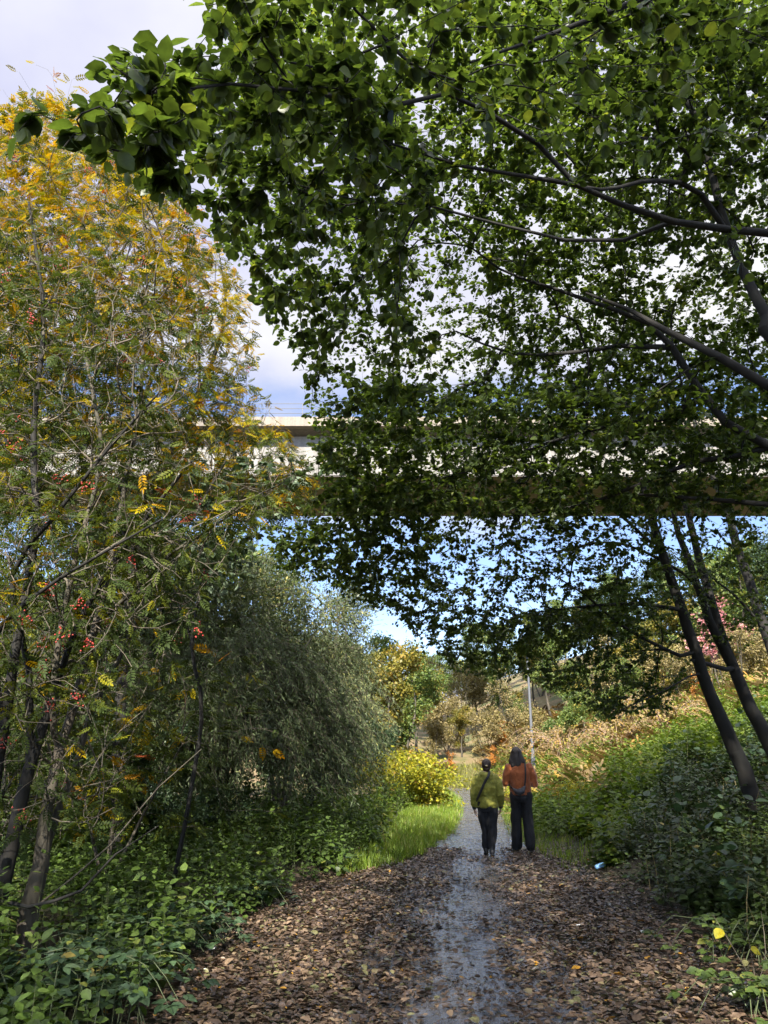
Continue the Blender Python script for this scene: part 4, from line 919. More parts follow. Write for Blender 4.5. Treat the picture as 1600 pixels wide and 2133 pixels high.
# far bank where the path bends
for k, px, D, sc, lab in [
    (kB, 900, 53, .62, 'low brown hawthorn at the outer edge of the bend'),
    (kY, 960, 55, .5, 'low yellow birch right over the path end'),
    (kB, 1010, 54, .7, 'tan hawthorn behind the straw grass'),
    (kG, 1050, 59, .62, 'low green ash left of the lamp column'),
    (kB, 1090, 50, .7, 'tan hawthorn directly behind the lamp column'),
    (kG, 1150, 56, .75, 'green ash just right of the lamp column'),
    (kY, 1200, 50, .6, 'small yellow birch above the dry arching shrub'),
    (kB, 1260, 55, .9, 'tan hawthorn above the bracken slope'),
    (kG, 1300, 70, 1.0, 'ash high up behind the bracken slope'),
    (kD, 1390, 64, 1.0, 'dark alder high behind the leaning trunks'),
    (kG, 1450, 56, 1.05, 'ash on the upper slope between the trunks'),
    (kY, 1530, 52, 1.0, 'yellow birch on the upper slope near the right edge'),
    (kB, 1480, 36, .7, 'tan hawthorn low behind the forked trunk'),
    (kG, 800, 58, 1.0, 'ash behind the birches left of the bend'),
    (kG, 1000, 78, 1.0, 'tall ash closing the view above the path end'),
    (kG, 1210, 44, .6, 'green ash rising from the bracken behind the dry shrub'),
    (kY, 1340, 42, .7, 'yellow birch rising from the bracken left of the foremost trunk'),
    (kG, 1290, 36, .45, 'low green ash among the bracken'),
    (kY, 1120, 60, .75, 'yellow birch behind the lamp column'),
    (kG, 1560, 44, 1.0, 'green ash filling the gap right of the forked trunk'),
    (kY, 1600, 38, .8, 'yellow birch at the right edge above the bracken'),
    (kB, 930, 57, .9, 'pinkish brown hawthorn on the bank straight above the path end'),
    (kS, 960, 60, 1.1, 'bare grey sapling above the straw grass'),
    (kS, 905, 62, 1.15, 'bare pale stems left of the straw grass bank'),
    (kB, 1010, 63, 1.1, 'brown hawthorn behind the walker in green'),
    (kY, 985, 66, .8, 'olive yellow birch in the middle of the far bank'),
    (kG, 930, 72, .8, 'grey green ash on the skyline above the bend'),
    (kS, 1045, 57, .9, 'bare sapling beside the lamp column'),
    (kG, 1060, 76, .85, 'green ash on the skyline behind the lamp column'),
    (kB, 1130, 66, 1.1, 'brown hawthorn right of the lamp column'),
    (kG, 1180, 70, .9, 'green ash up the slope right of the lamp column'),
    (kD, 1120, 80, .95, 'dark alder high on the far slope'),
    (kY, 1250, 60, .95, 'yellow birch on the slope behind the leaning trunks'),
    (kG, 1330, 54, .95, 'green ash on the right slope under the bridge end'),
    (kS, 1290, 48, 1.0, 'bare sapling among bracken on the right slope'),
    (kY, 1420, 46, .95, 'yellow birch seen between the leaning trunks'),
    (kG, 1500, 42, .9, 'green ash behind the right trunks'),
    (kB, 1380, 38, .75, 'brown hawthorn low on the bracken slope'),
    (kG, 1580, 36, .85, 'green ash at the right edge up the slope'),
    (kD, 1680, 32, .9, 'dark alder past the right edge of the slope'),
    (kB, 1560, 29, .6, 'brown hawthorn bush high on the right bank'),
    (kG, 1250, 84, .9, 'ash on the skyline right of the leaning canopy edge'),
    (kD, 980, 86, .8, 'dark alder at the back of the far bank'),
    (kG, 870, 80, .8, 'ash at the far left of the distant bank'),
    (kB, 760, 66, 1.0, 'brown hawthorn far behind the birches')]:
    spot(k, px, 1500, D, sc, lab)
for px, D, sc, lab in [(1030, 50, .62, 'small orange sapling beside the lamp column'), (1050, 55, .75, 'orange sapling uphill of the lamp column'), (1100, 44, .5, 'little orange sapling by the bracken near the tall walker'), (940, 50, .6, 'orange brown sapling at the path end'), (1240, 40, .6, 'orange sapling on the bracken slope'), (1480, 34, .7, 'orange sapling high between the trunks')]:
    spot(kO, px, 1560, D, sc, lab)
p = at(1490, 1270, 30); put(kP, float(p[0]), 30, 0, (1, 1, 1.0), 'shrub with pink autumn leaves showing between the right trunks', first=True)

# trees behind the viewer that keep this stretch of path in shade
kW = crown_tree('sycamore_tree', 'x', 'tree', 'sycamores behind the viewer', 15, 4.6, M_FARD, n=520, per=34, ls=(.13, .2), tintm=.5, bark=M_BARKD, low=.12)
for q, (x, y, s_) in enumerate([(-6.5, -7, .82), (-1.5, -7.0, .9), (3.4, -6.5, 1.02), (8.4, -6, 1.0), (-11.5, -8, .85), (13, -6, 1.0), (16.5, -1, .9)]):
    put(kW, x, y, q * 1.3, s_, 'tall sycamore behind the viewer shading this stretch of the path', first=q == 0)

# ------------------------------------------------------------------ shrubs with a shape of their own
kYB = crown_tree('yellow_bush', 'bushy yellow shrub glowing in sunlight left of the path bend', 'bush', None, 1.75, 1.75, M_BUSH, n=330, per=22, ls=(.07, .12), stems=6, low=.02, tip=.004, shape=1.3, span=.5)
p = at(850, 1650, 26.0); put(kYB, float(p[0]) + .05, 24.5, 0, (1.1, .9, .9), first=True)
c = put(kYB, float(p[0]) - 2.1, 28.0, 2.2, (.6, .6, .75), 'smaller yellow bush half hidden at the foot of the dark alder')
c = put(kYB, 4.6, 19.5, 1.2, (.35, .3, .34), 'low yellow green weed clump just right of the tall walker')
# dry arching shrub right of the lamp column
def arch_shrub(b0, n, L, label):
    e = empty('dry_shrub', b0, label, 'bush'); gt, gl = Geo(), Geo(); g = Grow(.2); b0 = np.array(b0)
    for k in range(n):
        a = rng.uniform(0, 6.28); l = L * rng.uniform(.6, 1.1); o = np.array([math.cos(a), math.sin(a), 0])
        g.limb([b0 + o * .1, b0 + o * l * .25 + [0, 0, l * .55], b0 + o * l * .65 + [0, 0, l * .7], b0 + o * l + [0, 0, l * .45]], [.014, .009, .006, .003])
    g.finish(.003); g.wood(gt, gt); tag(gt.build('stems', plainmat('dry_stem', (.3, .2, .14), .7), e), kind='stuff')
    k = rng.choice(np.where(g.par >= 0)[0], n * 60); pos = g.P[k] + rng.normal(0, .05, (len(k), 3)); pos = pos[pos[:, 2] > b0[2] + .15]; m = len(pos)
    gl.inst(RHOMB, pos, rng.normal(0, 1, (m, 3)), rng.normal(0, 1, (m, 3)), rng.uniform(.06, .12, m), np.clip(rng.normal(.5, .25, m), 0, 1)); gl.build('leaves', M_BRACKEN, e)
for px, D, n, L, lab in [(1180, 31, 46, 2.4, 'arching rusty dry shrub right of the lamp column'), (1120, 27, 22, 1.3, 'low dry shrub at the foot of the lamp column'), (1290, 27, 34, 1.9, 'dry arching shrub under the leaning canopy'), (1400, 24, 30, 1.8, 'dry shrub behind the foremost leaning trunk')]:
    p = at(px, 1580, D); arch_shrub((float(p[0]), D, float(terrain(p[0], D)) - .05), n, L, lab)

# bramble clumps in the foreground
def bramble(px, py, n, L, lf, label, mat=None):
    b0 = gp(px, py); e = empty('bramble_bush', b0, label, 'bush'); g = Grow(.12)
    for k in range(n):
        a = rng.uniform(0, 6.28); l = L * rng.uniform(.5, 1.1); o = np.array([math.cos(a), math.sin(a), 0]); s = b0 + rng.normal(0, .12, 3) * [1, 1, 0] - [0, 0, .03]
        g.limb([s, s + o * l * .3 + [0, 0, l * .5], s + o * l * .7 + [0, 0, l * .5], s + o * l + [0, 0, l * .2]], [.006, .005, .004, .003])
    g.finish(.002); gt = Geo(); g.wood(gt, gt); tag(gt.build('stems', M_STEM, e), kind='stuff')
    k = rng.choice(np.where(g.par >= 0)[0], n * 7); k = k[g.P[k][:, 2] > b0[2] + .06]
    gl = Geo(); m = len(k); a = rng.uniform(0, 6.28, m)
    for off, s_ in ((0, 1), (1.15, .8), (-1.15, .8)):
        f = np.stack([np.cos(a + off), np.sin(a + off), rng.normal(-.05, .2, m)], 1)
        gl.inst(OVATE, g.P[k] + np.stack([np.cos(a), np.sin(a), .4 + 0 * a], 1) * .04, f, np.array([0, -.15, 1]) + rng.normal(0, .25, (m, 3)), lf * s_ * rng.uniform(.7, 1.15, m), np.clip(rng.normal(.55, .2, m), 0, 1))
    gl.build('leaves', mat or M_BRAMBLE, e)
for px, py, n, L, lf, lab in [(60, 2110, 22, .7, .1, 'pale leaved bramble clump in the lower left corner'), (200, 2115, 16, .6, .095, 'bramble clump just right of the corner clump'), (300, 1985, 20, .7, .1, 'bramble with large pale leaves beside the grey trunk'), (420, 1960, 16, .65, .09, 'bramble clump spilling towards the leaf strewn path'), (180, 2020, 16, .6, .095, 'bramble in front of the split grey trunk'), (520, 1890, 14, .55, .09, 'small bramble at the middle of the nettle bed'), (700, 1800, 12, .5, .09, 'bramble at the far end of the nettle bed')]:
    bramble(px, py, n, L, lf, lab)
for px, py, n, L, lf, lab in [(1560, 2000, 16, .6, .09, 'dark trailing bramble at lower right by the frame edge'), (1430, 1880, 14, .6, .085, 'dark bramble creeping from the right bank onto the leaves'), (1500, 1800, 16, .7, .09, 'dark bramble higher on the right bank'), (1590, 2110, 12, .5, .09, 'dark bramble in the lower right corner')]:
    bramble(px, py, n, L, lf, lab, M_IVY)
# sapling with a few yellow leaves on the right bank
def yellow_sapling(px, py, n, label):
    b0 = gp(px, py); e = empty('sapling', b0, label, 'sapling'); g = Grow(.1)
    tops = []
    for k in range(3):
        t = b0 + [rng.normal(0, .2), rng.normal(0, .15), rng.uniform(.3, .5)]; g.limb([b0 - [0, 0, .03], b0 + (t - b0) * .5 + rng.normal(0, .03, 3), t], [.004, .003, .002])
    g.finish(.0015); gt = Geo(); g.wood(gt, gt); gt.build('stem', M_TWIG, e)
    k = rng.choice(np.where(g.par >= 0)[0], n); k = k[g.P[k][:, 2] > b0[2] + .18]; m = len(k); a = rng.uniform(0, 6.28, m)
    gl = Geo(); gl.inst(BROAD, g.P[k], np.stack([np.cos(a), np.sin(a), rng.normal(-.4, .2, m)], 1), np.array([0, -.6, .8]) + rng.normal(0, .3, (m, 3)), rng.uniform(.07, .11, m), np.clip(rng.normal(.45, .2, m), 0, 1)); gl.build('leaves', M_BUSH, e)
yellow_sapling(1500, 1845, 12, 'sapling with a few yellow leaves halfway up the right bank'); yellow_sapling(1575, 2050, 8, 'sapling with drooping yellow leaves near the right edge')

# ------------------------------------------------------------------ bridge high above the path
def boxV(x0, x1, y0, y1, z0, z1):
    V = [(x0, y0, z0), (x1, y0, z0), (x1, y1, z0), (x0, y1, z0), (x0, y0, z1), (x1, y0, z1), (x1, y1, z1), (x0, y1, z1)]
    return np.array(V, float), [(0, 3, 2, 1), (4, 5, 6, 7), (0, 1, 5, 4), (1, 2, 6, 5), (2, 3, 7, 6), (3, 0, 4, 7)]
def concrete(name, c1, c2):
    m, nt, out = newmat(name); lk = nt.links
    geo = N(nt, 'ShaderNodeNewGeometry'); mp = N(nt, 'ShaderNodeMapping'); mp.inputs['Scale'].default_value = (1.6, 1.6, .16); lk.new(geo.outputs['Position'], mp.inputs[0])
    n1 = N(nt, 'ShaderNodeTexNoise', i_Scale=1.5, i_Detail=6.0, i_Roughness=.65); lk.new(mp.outputs[0], n1.inputs['Vector'])
    n2 = N(nt, 'ShaderNodeTexNoise', i_Scale=9.0, i_Detail=4.0); lk.new(geo.outputs['Position'], n2.inputs['Vector'])
    r = ramp(nt, [(.35, c1), (.65, c2)]); lk.new(n1.outputs[0], r.inputs[0]); r2 = ramp(nt, [(.3, (.82,) * 3), (.7, (1.08,) * 3)]); lk.new(n2.outputs[0], r2.inputs[0])
    p = N(nt, 'ShaderNodeBsdfPrincipled', i_Roughness=.9); lk.new(mul(nt, r.outputs[0], r2.outputs[0]), p.inputs['Base Color']); lk.new(p.outputs[0], out.inputs[0]); return m
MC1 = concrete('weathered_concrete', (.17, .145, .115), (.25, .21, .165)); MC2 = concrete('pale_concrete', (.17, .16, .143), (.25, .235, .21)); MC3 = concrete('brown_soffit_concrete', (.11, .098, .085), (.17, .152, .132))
def zat(py, D): return float(at(800, py, D)[2])
DB0 = 42.0
zt, ze = zat(868, DB0), zat(887, DB0)
DW = 43.2
zs = ze; zb = zat(990, DW)
r_ = ray(800, 1074); DF = (zb - CAMH) / (r_[2] / r_[1])
X0, X1 = -140, 46
br = empty('road_bridge', (0, DB0, 0), 'pale concrete road bridge passing high over the path behind the trees', 'bridge')
def part(name, boxes, mat, parent=br, bev=0):
    g = Geo()
    for b in boxes: V, F = boxV(*b); g.faces(V, F)
    return g.build(name, mat, parent, smooth=False)
BW = DF - DW
part('parapet', [(X0, X1, DB0, DB0 + .45, ze, zt), (X0, X1, DF + 1.2 - .45, DF + 1.2, ze, zt)], MC1)
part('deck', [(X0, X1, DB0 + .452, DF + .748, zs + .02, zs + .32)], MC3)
# cantilever: tapers to the web
g = Geo()
for (ya, yb) in ((DB0 + .45, DW), (DF + .75, DF)):
    V = np.array([(X0, ya, zs + .015), (X1, ya, zs + .015), (X1, yb, zs + .015), (X0, yb, zs + .015), (X0, yb, zs - .16), (X1, yb, zs - .16), (X1, ya, zs - .004), (X0, ya, zs - .004)])
    g.faces(V, [(0, 1, 2, 3), (4, 5, 6, 7), (0, 7, 6, 1), (2, 5, 4, 3), (0, 3, 4, 7), (1, 6, 5, 2)])
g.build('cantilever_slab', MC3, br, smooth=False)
# box girder in precast lengths with open joints
bx = []; x = X0
while x < X1 - .1:
    bx.append((x + .02, min(x + 7.98, X1), DW, DF, zb, zs - .165)); x += 8
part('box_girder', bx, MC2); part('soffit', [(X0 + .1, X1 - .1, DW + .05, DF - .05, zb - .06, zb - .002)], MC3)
rail = [(X0, X1, DB0 + .18, DB0 + .21, zt + h_, zt + h_ + .03) for h_ in (.3, .62, .95)]
part('railing', rail + [(xx, xx + .04, DB0 + .181, DB0 + .209, zt, zt + .949) for xx in np.arange(X0 + 1, X1 - 1, 2.0)], plainmat('galvanised_rail', (.06, .062, .07), .6, .1))
xd = float(at(672, 935, DW)[0])
part('drain_pipe', [(xd - .16, xd + .16, DW - .12, DW - .002, zs - .9, zs - .62), (xd + .16, xd + 1.5, DW - .1, DW - .02, zs - .84, zs - .7)], plainmat('dark_pipe', (.03, .03, .03), .5))
part('rust_stain', [(xd - .02, xd + .06, DW - .006, DW - .002, zb + .3, zs - .92)], plainmat('rust_streak', (.3, .17, .08), .9, 0, .3))
part('pier', [(-34, -31, DW + 1, DF - 1, -2, zb - .061)], MC2); part('abutment', [(X1 - 5, X1 + 1, DW - .4, DF + .4, 2, zb - .061)], MC2)

# ------------------------------------------------------------------ lamp column
p = at(1110, 1570, 33); lx = float(p[0]); b0 = np.array([lx, 33, float(terrain(lx, 33)) - .1])
lp = empty('street_lamp', b0, 'tall pale grey lamp column rising from the bracken behind the tall walker', 'street lamp')
def lathe(prof, k=16):
    V = []; F = []
    for r, z in prof:
        for a in range(k): V.append((r * math.cos(a * 2 * math.pi / k), r * math.sin(a * 2 * math.pi / k), z))
    for i in range(len(prof) - 1):
        for a in range(k): F.append((i * k + a, i * k + (a + 1) % k, (i + 1) * k + (a + 1) % k, (i + 1) * k + a))
    F.append(tuple(range(k))[::-1]); F.append(tuple((len(prof) - 1) * k + a for a in range(k)))
    return np.array(V), F
M_POLE = plainmat('galvanised_pole', (.095, .1, .108), .65, .1, .05)
def lathe_obj(name, prof, at_, mat, parent, k=16):
    V, F = lathe(prof, k); g = Geo(); g.faces(V + at_, F); return g.build(name, mat, parent)
lathe_obj('pole', [(.09, 0), (.09, 1.2), (.088, 1.21), (.066, 1.3), (.064, 1.5), (.044, 5.5), (.044, 5.55)], b0, M_POLE, lp)
g = Geo(); V, F = boxV(-.12, .12, -.55, .12, 5.56, 5.68); V[4:, :2] *= .8; g.faces(V + b0, F); g.build('lantern', M_POLE, lp, smooth=False)
g = Geo(); V, F = boxV(-.05, .05, -.11, -.1005, .6, 1.0); g.faces(V + b0, F); g.build('door', M_POLE, lp, smooth=False)

# ------------------------------------------------------------------ litter
b0 = gp(1251, 1812) + [0, 0, .055]
can = empty('drinks_can', b0, 'light blue drinks can lying on the leaves at the foot of the right bank', 'can')
V, F = lathe([(.022, 0), (.026, .004), (.033, .014), (.033, .152), (.027, .166), (.026, .168)], 18)
V[:, 0] *= 1 - .25 * np.exp(-((V[:, 2] - .09) / .03) ** 2)
R = np.array(Matrix.Rotation(math.radians(78), 3, 'Y') ); V = V @ R.T; Rz = np.array(Matrix.Rotation(math.radians(24), 3, 'Z')); V = V @ Rz.T; 
dx = Rz @ R @ np.array([0, 0, 1.0])
g = Geo(); g.faces(V - dx * .084 + b0, F); g.build('can_body', plainmat('blue_can_paint', (.25, .5, .85), .4, 0), can)
V2, F2 = lathe([(.0255, 0), (.0265, .0015), (.0265, .004), (.0225, .005)], 18); V2[:, 2] += .1685; V2 = V2 @ R.T @ Rz.T
g = Geo(); g.faces(V2 - dx * .084 + b0, F2); g.build('rim', plainmat('can_metal', (.75, .76, .78), .25, .9), can)
def scrap(px, py, s, label):
    b0 = gp(px, py) + [0, 0, .035]; n = 5; V = []; F = []
    for j in range(n):
        for i in range(n): V.append(((i / (n - 1) - .5) * s * (1 + .2 * math.sin(j * 2)), (j / (n - 1) - .5) * s * .8, s * .25 * abs(math.sin(i * 1.9 + j * 1.3)) ))
    for j in range(n - 1):
        for i in range(n - 1): a = j * n + i; F.append((a, a + 1, a + n + 1, a + n))
    g = Geo(); g.faces(np.array(V) + b0, F); o = g.build('paper_scrap', plainmat('white_paper', (.8, .79, .76), .8), None, smooth=False, local=b0)
    tag(o, label, 'litter', 'white paper scraps')
scrap(1341, 1950, .055, 'crumpled white paper scrap on the leaves at right of the path'); scrap(441, 1988, .05, 'small white scrap at the edge of the nettle bed'); scrap(1206, 1936, .04, 'tiny white scrap on dark leaves nearer the path middle')
# ------------------------------------------------------------------ people: closed volumes fused into one skin
def frame(d):
    d = d / (np.linalg.norm(d) + 1e-9); r = np.array([0, 1, 0.]) if abs(d[1]) < .8 else np.array([1., 0, 0])
    u = np.cross(r, d); u /= np.linalg.norm(u); return u, np.cross(d, u)
def loft(secs, k=20, cap=True):
    """secs: (centre, rx, ry) stacked roughly upward, rx along x, ry along y"""
    V = []; F = []
    for c, rx, ry in secs:
        for a in range(k):
            t = a * 2 * math.pi / k; V.append((c[0] + rx * math.cos(t), c[1] + ry * math.sin(t), c[2]))
    n = len(secs)
    for i in range(n - 1):
        for a in range(k): F.append((i * k + a, i * k + (a + 1) % k, (i + 1) * k + (a + 1) % k, (i + 1) * k + a))
    F.append(tuple(range(k))[::-1]); F.append(tuple((n - 1) * k + a for a in range(k)))
    return np.array(V), F
def limbv(pts, rad, k=14):
    """tapered limb with rounded ends"""
    pts = [np.array(p, float) for p in pts]; V = []; F = []; rings = []
    d0 = pts[0] - pts[1]; d0 /= np.linalg.norm(d0); d1 = pts[-1] - pts[-2]; d1 /= np.linalg.norm(d1)
    seq = [(pts[0] + d0 * rad[0] * s, rad[0] * math.sqrt(max(0.02, 1 - s * s))) for s in (.98, .8, .5)] + list(zip(pts, rad)) + [(pts[-1] + d1 * rad[-1] * s, rad[-1] * math.sqrt(max(.02, 1 - s * s))) for s in (.5, .8, .98)]
    n = len(seq)
    for i, (c, r) in enumerate(seq):
        d = seq[min(i + 1, n - 1)][0] - seq[max(i - 1, 0)][0]; u, v = frame(d)
        for a in range(k): t = a * 2 * math.pi / k; V.append(c + r * (u * math.cos(t) + v * math.sin(t)))
    for i in range(n - 1):
        for a in range(k): F.append((i * k + a, i * k + (a + 1) % k, (i + 1) * k + (a + 1) % k, (i + 1) * k + a))
    F.append(tuple(range(k))[::-1]); F.append(tuple((n - 1) * k + a for a in range(k)))
    return np.array(V), F
def ball(c, r, k=16, rot=None):
    V, F = lathe([(max(math.sin(t), .03), -math.cos(t)) for t in np.linspace(0.02, math.pi - .02, 12)], k)
    V = V * np.array(r)
    if rot is not None: V = V @ np.array(rot).T
    return V + np.array(c), F
def fuse(name, vols, mat, parent, voxel=.012, smooth=6, fold=0.0, fscale=7.0, fstretch=(1, 1, 1), origin=(0, 0, 0), flat=None):
    bm = bmesh.new()
    for V, F in vols:
        vs = [bm.verts.new(tuple(v)) for v in V]
        for f in F:
            try: bm.faces.new([vs[i] for i in f])
            except ValueError: pass
    bmesh.ops.recalc_face_normals(bm, faces=bm.faces)
    me = bpy.data.meshes.new('tmp'); bm.to_mesh(me); bm.free(); o = bpy.data.objects.new('tmp', me); COL.objects.link(o)
    r = o.modifiers.new('r', 'REMESH'); r.mode = 'VOXEL'; r.voxel_size = voxel; r.use_smooth_shade = True
    s = o.modifiers.new('s', 'SMOOTH'); s.factor = .5; s.iterations = smooth
    dg = bpy.context.evaluated_depsgraph_get(); m2 = bpy.data.meshes.new_from_object(o.evaluated_get(dg))
    bpy.data.objects.remove(o); bpy.data.meshes.remove(me)
    if fold:
        nv = [v.normal.copy() for v in m2.vertices]
        for v, nn in zip(m2.vertices, nv):
            q = Vector((v.co.x * fscale * fstretch[0], v.co.y * fscale * fstretch[1], v.co.z * fscale * fstretch[2]))
            w = mnoise.turbulence_vector(q, 2, False)[0] if False else mnoise.noise(q) + .5 * mnoise.noise(q * 2.3)
            v.co += nn * fold * w
    m2.name = name; m2.materials.clear(); m2.materials.append(mat)
    for p_ in m2.polygons: p_.use_smooth = True
    o = bpy.data.objects.new(name, m2); COL.objects.link(o)
    if parent is not None: o.parent = parent
    o.location = origin; return o

M_SKIN = plainmat('skin', (.5, .3, .22), .5, 0, .08)
M_HAIRD = clothmat('dark_hair', (.022, .014, .01), .4, .5, 120, 0, .4, (1, 1, .1)); M_HAIRB = clothmat('brown_hair', (.04, .025, .017), .4, .5, 120, 0, .4, (1, 1, .2))
M_OLIVE = clothmat('olive_jacket', (.205, .2, .022), .2, .75, 40, .1, .5); M_RUST = clothmat('rust_fleece', (.28, .075, .018), .18, .95, 90, .4, .35)
M_BLACK = clothmat('black_trousers', (.008, .009, .012), .3, .85, 60, 0, .4, (1, 1, .35)); M_NAVY = clothmat('dark_cuff', (.014, .017, .02), .3, .85)
M_SHOE = plainmat('black_shoe', (.02, .02, .022), .5); M_SOLE = plainmat('shoe_sole', (.05, .05, .05), .7); M_BAG = clothmat('dark_grey_bag', (.035, .035, .042), .25, .6, 70, .1, .3); M_STRAP = plainmat('black_strap', (.012, .012, .014), .7)
M_CLIP = plainmat('pale_hair_clip', (.5, .4, .22), .4); M_EYE = plainmat('eye', (.05, .04, .035), .2); M_LIP = plainmat('lips', (.35, .13, .11), .5)

def hand_vols(wrist, d, palm_n, s=1.0, curl=.5, side=1):
    """palm, four bent fingers of different length and a thumb leaving the side of the palm"""
    d = d / np.linalg.norm(d); pn = palm_n - d * np.dot(palm_n, d); pn /= np.linalg.norm(pn); ac_ = np.cross(d, pn) * side
    out = [limbv([wrist - d * .02, wrist + d * .02 * s], [.021 * s, .022 * s])]
    for o in (-.024, -.008, .008, .024): out.append(limbv([wrist + d * .012 * s + ac_ * o * .7 * s, wrist + d * .085 * s + ac_ * o * s], [.0125 * s, .011 * s], 8))
    for o, L, r in ((-.027, .058, .0075), (-.009, .074, .0085), (.009, .08, .009), (.027, .07, .0085)):
        p = wrist + d * .085 * s + ac_ * o * s; q = [p]; dd = d.copy()
        for f_ in (.42, .33, .25):
            a = curl * .9; dd = dd * math.cos(a) + pn * math.sin(a); dd /= np.linalg.norm(dd); q.append(q[-1] + dd * L * f_ * s)
            pn2 = pn
        out.append(limbv(q, [r * s, r * .95 * s, r * .88 * s, r * .75 * s], 8))
    t0 = wrist + d * .03 * s + ac_ * .022 * s; t1 = t0 + (d * .6 + ac_ * .65 + pn * .35) * .036 * s; t2 = t1 + (d * .85 + ac_ * .15 + pn * .4) * .032 * s
    out.append(limbv([t0, t1, t2], [.013 * s, .011 * s, .008 * s], 8)); return out

def person(base, rz, label, S, A):
    """A: dict of joints in metres for this figure, facing +y"""
    e = empty('person', base, label, 'person'); e.rotation_euler = (0, 0, rz)
    H = A['H']; J = {k: np.array(v, float) for k, v in A.items() if isinstance(v, tuple)}
    hd = J['head']; s = A['hs']
    vols = [ball(hd, (.076 * s, .092 * s, .098 * s)), ball(hd + [0, .028 * s, -.055 * s], (.056 * s, .062 * s, .062 * s)),      # skull, jaw
            limbv([hd + [0, .088 * s, .0], hd + [0, .108 * s, -.03 * s]], [.009 * s, .014 * s], 8),                                 # nose
            ball(hd + [.077 * s, .0, -.015 * s], (.012 * s, .022 * s, .032 * s)), ball(hd + [-.077 * s, .0, -.015 * s], (.012 * s, .022 * s, .032 * s)),
            ball(hd + [0, .076 * s, .022 * s], (.05 * s, .018 * s, .012 * s)),                                                      # brow
            limbv([J['neck'] - [0, 0, .05], hd + [0, -.01, -.06]], [.058 * s, .052 * s])]
    wz = J['hip'][2]; sh = (J['shL'][2] + J['shR'][2]) / 2; hw_ = (J['shR'][0] - J['shL'][0]) / 2; cx = J['hip'][0]
    vols.append(loft([((cx, 0, wz - .1), .13 * s, .095 * s), ((cx, 0, wz), .155 * s, .11 * s), ((cx, 0, wz + .14), .125 * s, .09 * s), ((cx, .01, wz + .28), .145 * s, .1 * s), ((cx, .0, sh - .08), hw_ * .95, .1 * s), ((cx, -.005, sh + .005), hw_ * .8, .075 * s), ((cx, 0, sh + .05), .07 * s, .06 * s)]))
    for L in 'LR':
        vols.append(limbv([J['sh' + L], J['el' + L], J['wr' + L]], [.05 * s, .04 * s, .026 * s]))
        vols.append(limbv([J['hp' + L], J['kn' + L], J['an' + L]], [.082 * s, .055 * s, .038 * s]))
        vols.append(limbv([J['an' + L] + [0, -.02, -.03], J['an' + L] + J['ft' + L]], [.035 * s, .03 * s]))
        dirh = J['wr' + L] - J['el' + L]; vols += hand_vols(J['wr' + L], dirh, np.array([-1. if L == 'R' else 1., .25, 0]) if A['hang'] else np.array([0, 0, 1.]), s, .45, -1 if L == 'R' else 1)
    fuse('body', vols, M_SKIN, e, .006, 3)
    for sx_ in (-1, 1):
        V, F = ball(hd + [sx_ * .03 * s, .083 * s, .004 * s], (.012 * s, .01 * s, .009 * s), 10); g = Geo(); g.faces(V, F); g.build('eye', M_EYE, e, local=(0, 0, 0))
    V, F = ball(hd + [0, .086 * s, -.062 * s], (.022 * s, .01 * s, .008 * s), 10); g = Geo(); g.faces(V, F); g.build('mouth', M_LIP, e, local=(0, 0, 0))
    # trousers: flare is the leg width at the hem
    tv = [loft([((cx, 0, wz - .12), .145 * s * A['tw'], .115 * s), ((cx, -.01, wz - .04), .17 * s * A['tw'], .13 * s), ((cx, 0, wz + .08), .15 * s * A['tw'], .105 * s), ((cx, 0, wz + .16), .14 * s * A['tw'], .1 * s)])]
    for L in 'LR':
        k_, a_ = J['kn' + L], J['an' + L]; hpj = J['hp' + L]
        tv.append(limbv([hpj + [0, -.005, .02], hpj * .5 + k_ * .5, k_, k_ * .45 + a_ * .55, a_ + [0, 0, .015]], [.103 * s * A['tw'], .088 * s * A['tw'], A['kw'], (A['kw'] + A['fl']) / 2, A['fl']]))
    fuse('trousers', tv, M_BLACK, e, .009, 4, .02, 7, (1, 1, .6))
    for L in 'LR':
        a_ = J['an' + L]; f = J['ft' + L]; f2 = f / np.linalg.norm(f)
        sv = [limbv([a_ + [0, -.02, -.045], a_ + f * .55 + [0, 0, -.012], a_ + f], [.046, .044, .034]), limbv([a_ + [0, 0, .05], a_ + [0, -.01, -.03]], [.047, .05])]
        sh_ = fuse('shoe', sv, M_SHOE, e, .008, 4)
        g = Geo(); V, F = limbv([a_ + [0, -.035, -.083], a_ + f * .6 + [0, 0, -.048], a_ + f * 1.12 + [0, 0, -.018]], [.036, .042, .028], 12); mid = V.mean(0); V[:, 2] = mid[2] + (V[:, 2] - mid[2]) * 1.0
        V[:, 2] = a_[2] - .077 + np.clip((V[:, 2] - (a_[2] - .083)) * .25, -.008, .012) + f2[2] * np.maximum(0, (V[:, 1] - a_[1]))
        so_ = Geo(); so_.faces(V, F); so_.build('sole', M_SOLE, sh_, local=(0, 0, 0))
    return e, J, s, cx, wz, sh, hw_

